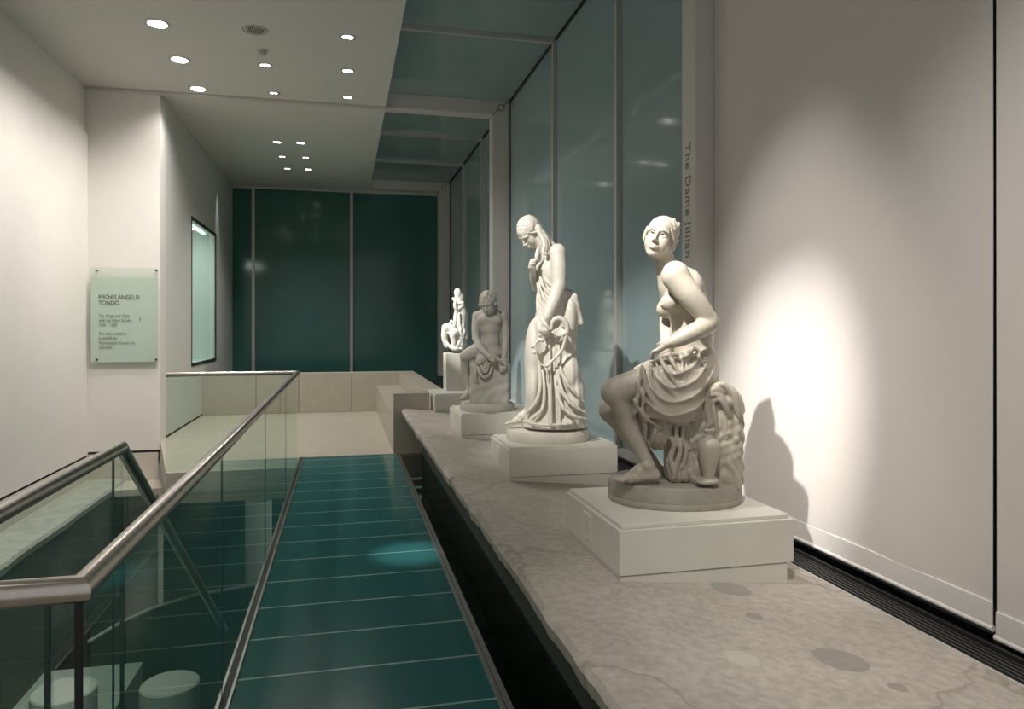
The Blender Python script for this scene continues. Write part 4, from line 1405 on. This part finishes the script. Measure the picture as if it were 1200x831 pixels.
def folds2(X, Y, Z):
    c = 1-np.abs(np.sin(math.pi*(X+.10*Y)/.042+1.2*np.sin(3.2*Z)+.5))
    m = np.clip((L(0, 388, -.2)[2]-Z)/.12, 0, 1)*np.clip((-.02-Y)/.08, 0, 1)
    up = np.clip((Z-L(0, 372, -.2)[2])/.06, 0, 1)*np.clip((-.02-Y)/.08, 0, 1)
    d = 1-np.abs(np.sin(math.pi*(X*.75+Z*.66)/.030+.8*np.sin(9*X)))
    mr = np.clip((X-L(637, 0, -.2)[0])/.03, 0, 1)
    return .0042*(c**1.3-.4)*m*mr+.004*(d**1.3-.4)*up
dr.displace(folds2)
o2 = dr.build('drapery', M['marble_white'], f2.root)

# the leaf-like blade at her chest
lf = Field(L(618, 315, -.3)-.02, L(642, 288, .05), .004)
lf.ell(L(629.5, 298, -.14), (2.6*px, .012, 9*px), .004, headR(0, 0, 10))
lf.build('feather', M['marble_white'], f2.root)
# the bow and its scroll
bw = Field(L(610, 450, -.42)-.02, L(690, 355, .0), .004)
bw.chain(f2.pts([(646, 386, -.25), (647.5, 377, -.25), (653, 373, -.25), (659.5, 374.5, -.25), (664, 381, -.25), (664.5, 389, -.25), (662.5, 396, -.255)]), [1.6*px, 2.4*px, 2.9*px, 3.2*px, 3.2*px, 2.7*px, 1.9*px], .004)
bw.chain(f2.pts([(662.5, 397, -.255), (659, 409, -.26), (651, 419, -.265), (641, 428, -.27)]), [1.7*px, 1.9*px, 1.9*px, 1.3*px], .004)
bw.chain(f2.pts([(636, 388, -.25), (634, 396, -.255), (627, 404, -.26), (629, 418, -.265), (634, 427, -.27), (640, 429, -.27), (645, 427.5, -.27)]), [1.4*px, 1.9*px, 1.5*px, 1.2*px, 1.2*px, 1.5*px, 1.2*px], .004)
for (u, v) in ((633, 393), (635.5, 399), (624, 406), (626, 413)):
    bw.ell(L(u, v, -.26), (2.1*px, .016, 2.2*px), .004)
bw.chain(f2.pts([(641, 430, -.265), (641, 445, -.265)]), [1.2*px, 1*px], .004, False)
bw.build('bow', M['marble_white'], f2.root)
sh = Field(L(640, 410, -.42)-.02, L(672, 375, .0), .0036)
for i in range(7):
    a = math.radians(-58+i*19)
    sh.chain([L(656, 384, -.235), L(656+9*math.sin(a), 385+8.5*math.cos(a), -.262)], [1.1*px, 1.8*px], .0015, False)
sh.build('shell', M['marble_white'], f2.root)
bf = MB()
bf.lathe([(.98, 0), (1, .01), (1, .055), (.97, .075), (.93, .080)], 0, -.02, 64, .312, .285)
bf.build('oval_base', M['marble_white'], f2.root, smooth=True, local=True)

# ================================================================== statue 3: seated boy
f3 = Fig(571, 7.3, PZ, 'marble_statue', 'dull grey statue of a seated nude boy holding a reed pipe on a draped stump')
L = f3.L; px = f3.p
fd = Field(L(532, 486, -.45)-.02, L(606, 334, .40), .0068)
fd.ell(L(574.5, 383, .0), (13*px, .10, 17*px), .02)
fd.ell(L(574, 373, .0), (15*px, .10, 9*px), .03)
fd.ell(L(575, 402, .0), (11.5*px, .10, 12*px), .04)
fd.ell(L(577, 414, .0), (14*px, .13, 9*px), .03)
fd.cone(L(574, 372, .0), L(573.5, 360, -.06), 5.6*px, 5.4*px, .02)
for (a, b) in ((567, 375), (581, 375)):
    fd.ell(L(a, b, -.07), (7*px, .03, 5*px), .03)
fd.cone(L(573.5, 363, -.02), L(560, 370, .0), 4.6*px, 5*px, .03)
fd.cone(L(573.5, 363, -.02), L(588.5, 370.5, .01), 4.6*px, 5*px, .03)
# arm on the viewer's left
fd.ell(L(559, 371, .0), (5.6*px, .055, 6*px), .015)
fd.chain([L(559, 371, .0), L(557.5, 384, -.04), L(557.5, 396, -.08)], [5.4*px, 5*px, 4.2*px], .012)
fd.chain([L(557.5, 396, -.08), L(563, 407, -.17), L(571, 416, -.235)], [4.4*px, 4*px, 2.8*px], .012)
hand(fd, L(571, 416, -.235), L(576, 419.5, -.25), L(581.5, 421, -.245), 1.5*px, np.array([.004, .0, .026]), np.array([0, -.02, .0]), thumb=L(578, 415.5, -.26))
# arm on the viewer's right
fd.ell(L(589.5, 371.5, .01), (5.6*px, .055, 6*px), .015)
fd.chain([L(589.5, 371.5, .01), L(592.3, 385, .0), L(592.6, 398, -.04)], [5.6*px, 5.2*px, 4.3*px], .012)
fd.chain([L(592.6, 398, -.04), L(591.5, 410, -.09), L(590, 421, -.13)], [4.3*px, 3.9*px, 2.9*px], .012)
hand(fd, L(590, 421, -.13), L(589.5, 427, -.19), L(588.5, 436, -.2), 1.5*px, np.array([.028, .0, 0]), np.array([0, -.015, .0]), thumb=L(585, 428, -.215))
# legs
fd.chain([L(572, 414, -.02), L(560, 411, -.10), L(546.5, 416.5, -.14)], [9.6*px, 9*px, 6.6*px], .02)
fd.ell(L(545, 417.5, -.15), (6.2*px, .055, 6.6*px), .02)
fd.chain([L(545, 421, -.13), L(545, 434, -.09), L(548, 448, -.09), L(549.5, 458, -.10)], [5.4*px, 5.4*px, 4*px, 3*px], .012)
foot(fd, L(549.5, 458, -.10), L(552, 463, -.08), L(544, 466.5, -.14), L(540, 468, -.17), 3.2*px, np.array([.022, .022, 0]))
fd.chain([L(580, 416, -.02), L(566, 421, -.16), L(562, 424, -.19)], [9*px, 7*px, 5*px], .02)
fd.chain([L(556, 424, .06), L(552, 442, .05), L(557, 458, .02)], [6*px, 5*px, 3*px], .02)
R3 = headR(16, -26, -4)
C3 = L(572.3, 356, -.10)
W3 = head(fd, C3, R3, .92)
fd.build('body', M['marble_grey'], f3.root)
hf = Field(C3-.2, C3+.2, .006)
hair_cap(hf, W3, R3, 1.0)
hf.ell(W3(0, .095, -.045), np.array((.058, .07, .085)), .006, R3, 's')
rs = np.random.RandomState(2)
for i in range(90):
    th = rs.uniform(0, 2*math.pi); ph = rs.uniform(-.35, 1.5)
    p = np.array((.087*math.cos(ph)*math.cos(th), -.02+.102*math.cos(ph)*math.sin(th), .036+.092*math.sin(ph)))
    if p[1] > .045 and p[2] < .055: continue
    hf.ell(W3(*p), np.array((1, 1, 1))*rs.uniform(.011, .018), .005)
for e in (-1, 1):
    for q in ((.085*e, .0, -.02), (.082*e, -.02, -.045), (.070*e, -.04, -.065), (.088*e, .02, .0)):
        hf.ell(W3(*q), (.02, .02, .02), .006)
hf.build('hair', M['marble_grey'], f3.root)
rk = Field(L(532, 486, -.45)-.02, L(606, 405, .40), .0068)
zt, zb = L(572, 418, 0)[2], L(572, 470, 0)[2]
A, B = L(551, 440, 0), L(597.5, 440, 0)
rk.rbox(((A[0]+B[0])/2, .03, (L(0, 422, 0)[2]+L(0, 474, 0)[2])/2), ((B[0]-A[0])/2, .20, (L(0, 422, 0)[2]-L(0, 474, 0)[2])/2), .04, .01)
rk.ell(L(577, 425, -.04), (19*px, .17, 6*px), .03)
rk.displace(lambda X, Y, Z: .004*np.sin(22*X+4*np.sin(13*Z))*np.sin(16*Z+1)+.002*np.sin(60*X+3*np.sin(20*Z)))
rk.build('stump_seat', M['marble_grey'], f3.root)
dc_ = Field(L(545, 486, -.45)-.02, L(606, 405, .10), .0062)
swags(dc_, f3, [([(560, 424, -.17), (561, 434, -.2), (567, 442, -.2), (574, 438, -.19), (577, 426, -.17)], [1.8, 2.2, 2.4, 2.2, 1.6]),
                ([(564, 423, -.18), (565, 431, -.21), (569, 436, -.21), (572, 430, -.2), (573, 423, -.18)], [1.6, 2, 2.2, 1.8, 1.4]),
                ([(568, 424, -.19), (569, 430, -.215), (570, 424, -.2)], [1.4, 1.8, 1.4]),
                ([(558, 426, -.16), (557, 438, -.185), (559, 448, -.18)], [2, 2.4, 1.4]),
                ([(585, 424, -.17), (592, 423, -.16), (596, 428, -.12), (597, 436, -.1)], [1.6, 2.2, 2.4, 1.6])], .004)
dc_.build('seat_cloth', M['marble_grey'], f3.root)
pp = MB().tube([L(575, 415, -.27), L(588, 423, -.262)], .011, 12)
pp.build('reed_pipe', M['marble_grey'], f3.root, smooth=True, local=True)
bf = MB()
bf.lathe([(.98, 0), (1, .01), (1, .05), (.96, .075), (.90, .08)], 0, -.02, 56, .275, .285)
bf.build('oval_base', M['marble_grey'], f3.root, smooth=True, local=True)

# ================================================================== statue 4: small broken draped figure on the tall block
f4 = Fig(533.5, 9.62, PB, 'marble_statue', 'small brightly lit white statue fragment of a crouching draped figure on the tall block')
L = f4.L; px = f4.p
fd = Field(L(510, 416, -.30)-.02, L(556, 332, .28), .0068)
fd.chain([L(537, 352, .0), L(540, 368, .02), L(539, 388, .03)], [5*px, 7.5*px, 8.5*px], .02)
fd.ell(L(538, 402, .02), (9*px, .10, 9*px), .03)
fd.ell(L(536.5, 344, -.02), (4.2*px, .055, 6.5*px), .006, headR(0, 0, -8))
fd.ell(L(538.5, 349, .0), (5.4*px, .055, 6*px), .02)
fd.cone(L(534.5, 352, -.03), L(531, 349.5, -.05), 1.6*px, 1.2*px, .01)
fd.chain([L(541, 358, -.02), L(536, 363, -.07), L(533, 358, -.10), L(534, 353, -.08)], [3.6*px, 2.6*px, 2*px, 1.6*px], .012)
fd.chain([L(536, 372, -.05), L(533, 384, -.08), L(529, 392, -.1)], [3.4*px, 2.8*px, 2.2*px], .012)
# folded legs
fd.chain([L(537, 396, .0), L(529, 386, -.06), L(522.5, 384, -.09)], [7*px, 6*px, 4.4*px], .02)
fd.chain([L(522, 384, -.09), L(521, 394, -.08), L(523, 405, -.06)], [4.2*px, 3.8*px, 2.8*px], .015)
fd.chain([L(538, 398, -.04), L(533, 390, -.12), L(531, 393, -.13)], [6.4*px, 5*px, 4*px], .02)
fd.chain([L(531, 393, -.13), L(532, 402, -.12), L(532, 408, -.11)], [4*px, 3.6*px, 2.8*px], .015)
fd.build('body', M['marble_bright'], f4.root)
dr = Field(L(510, 416, -.30)-.02, L(556, 340, .28), .0064)
dr.ell(L(537, 404, -.02), (8*px, .12, 7*px), .02)
swags(dr, f4, [([(534, 368, -.07), (533, 378, -.1), (531, 388, -.11), (534, 398, -.11)], [1.8, 2.4, 2.2, 1.8]),
               ([(538, 368, -.07), (538, 380, -.1), (540, 392, -.1), (538, 406, -.1)], [2, 2.2, 2.4, 2]),
               ([(542, 376, -.05), (543, 388, -.08), (541, 400, -.09), (537, 411, -.09)], [1.8, 2.4, 2.2, 1.8]),
               ([(519.5, 398, -.08), (526, 405, -.12), (533, 409, -.14), (540, 409, -.1)], [1.6, 2.2, 2.4, 2]),
               ([(521, 388, -.1), (528, 391, -.13), (536, 388, -.12), (542, 384, -.08)], [1, 1.4, 1.4, 1.2]),
               ([(529, 376, -.09), (527, 384, -.11), (531, 392, -.13)], [1.6, 2, 1.6]),
               ([(531, 350, -.05), (536, 356, -.07), (543, 355, -.03)], [1.4, 1.8, 1.4]),
               ([(543, 384, -.04), (546, 394, -.05), (542, 408, -.05)], [1.6, 2.4, 1.6])], .004)
dr.displace(lambda X, Y, Z: .004*np.sin(90*X+40*Z+3*np.sin(30*Z)))
dr.build('drapery', M['marble_bright'], f4.root)
hd = MB().lathe([(.06, .0), (.06, .012), (.02, .016), (.018, .05)], 0.02, 0, 24)
hd.build('mount', M['gasket'], f4.root, smooth=True, local=True)
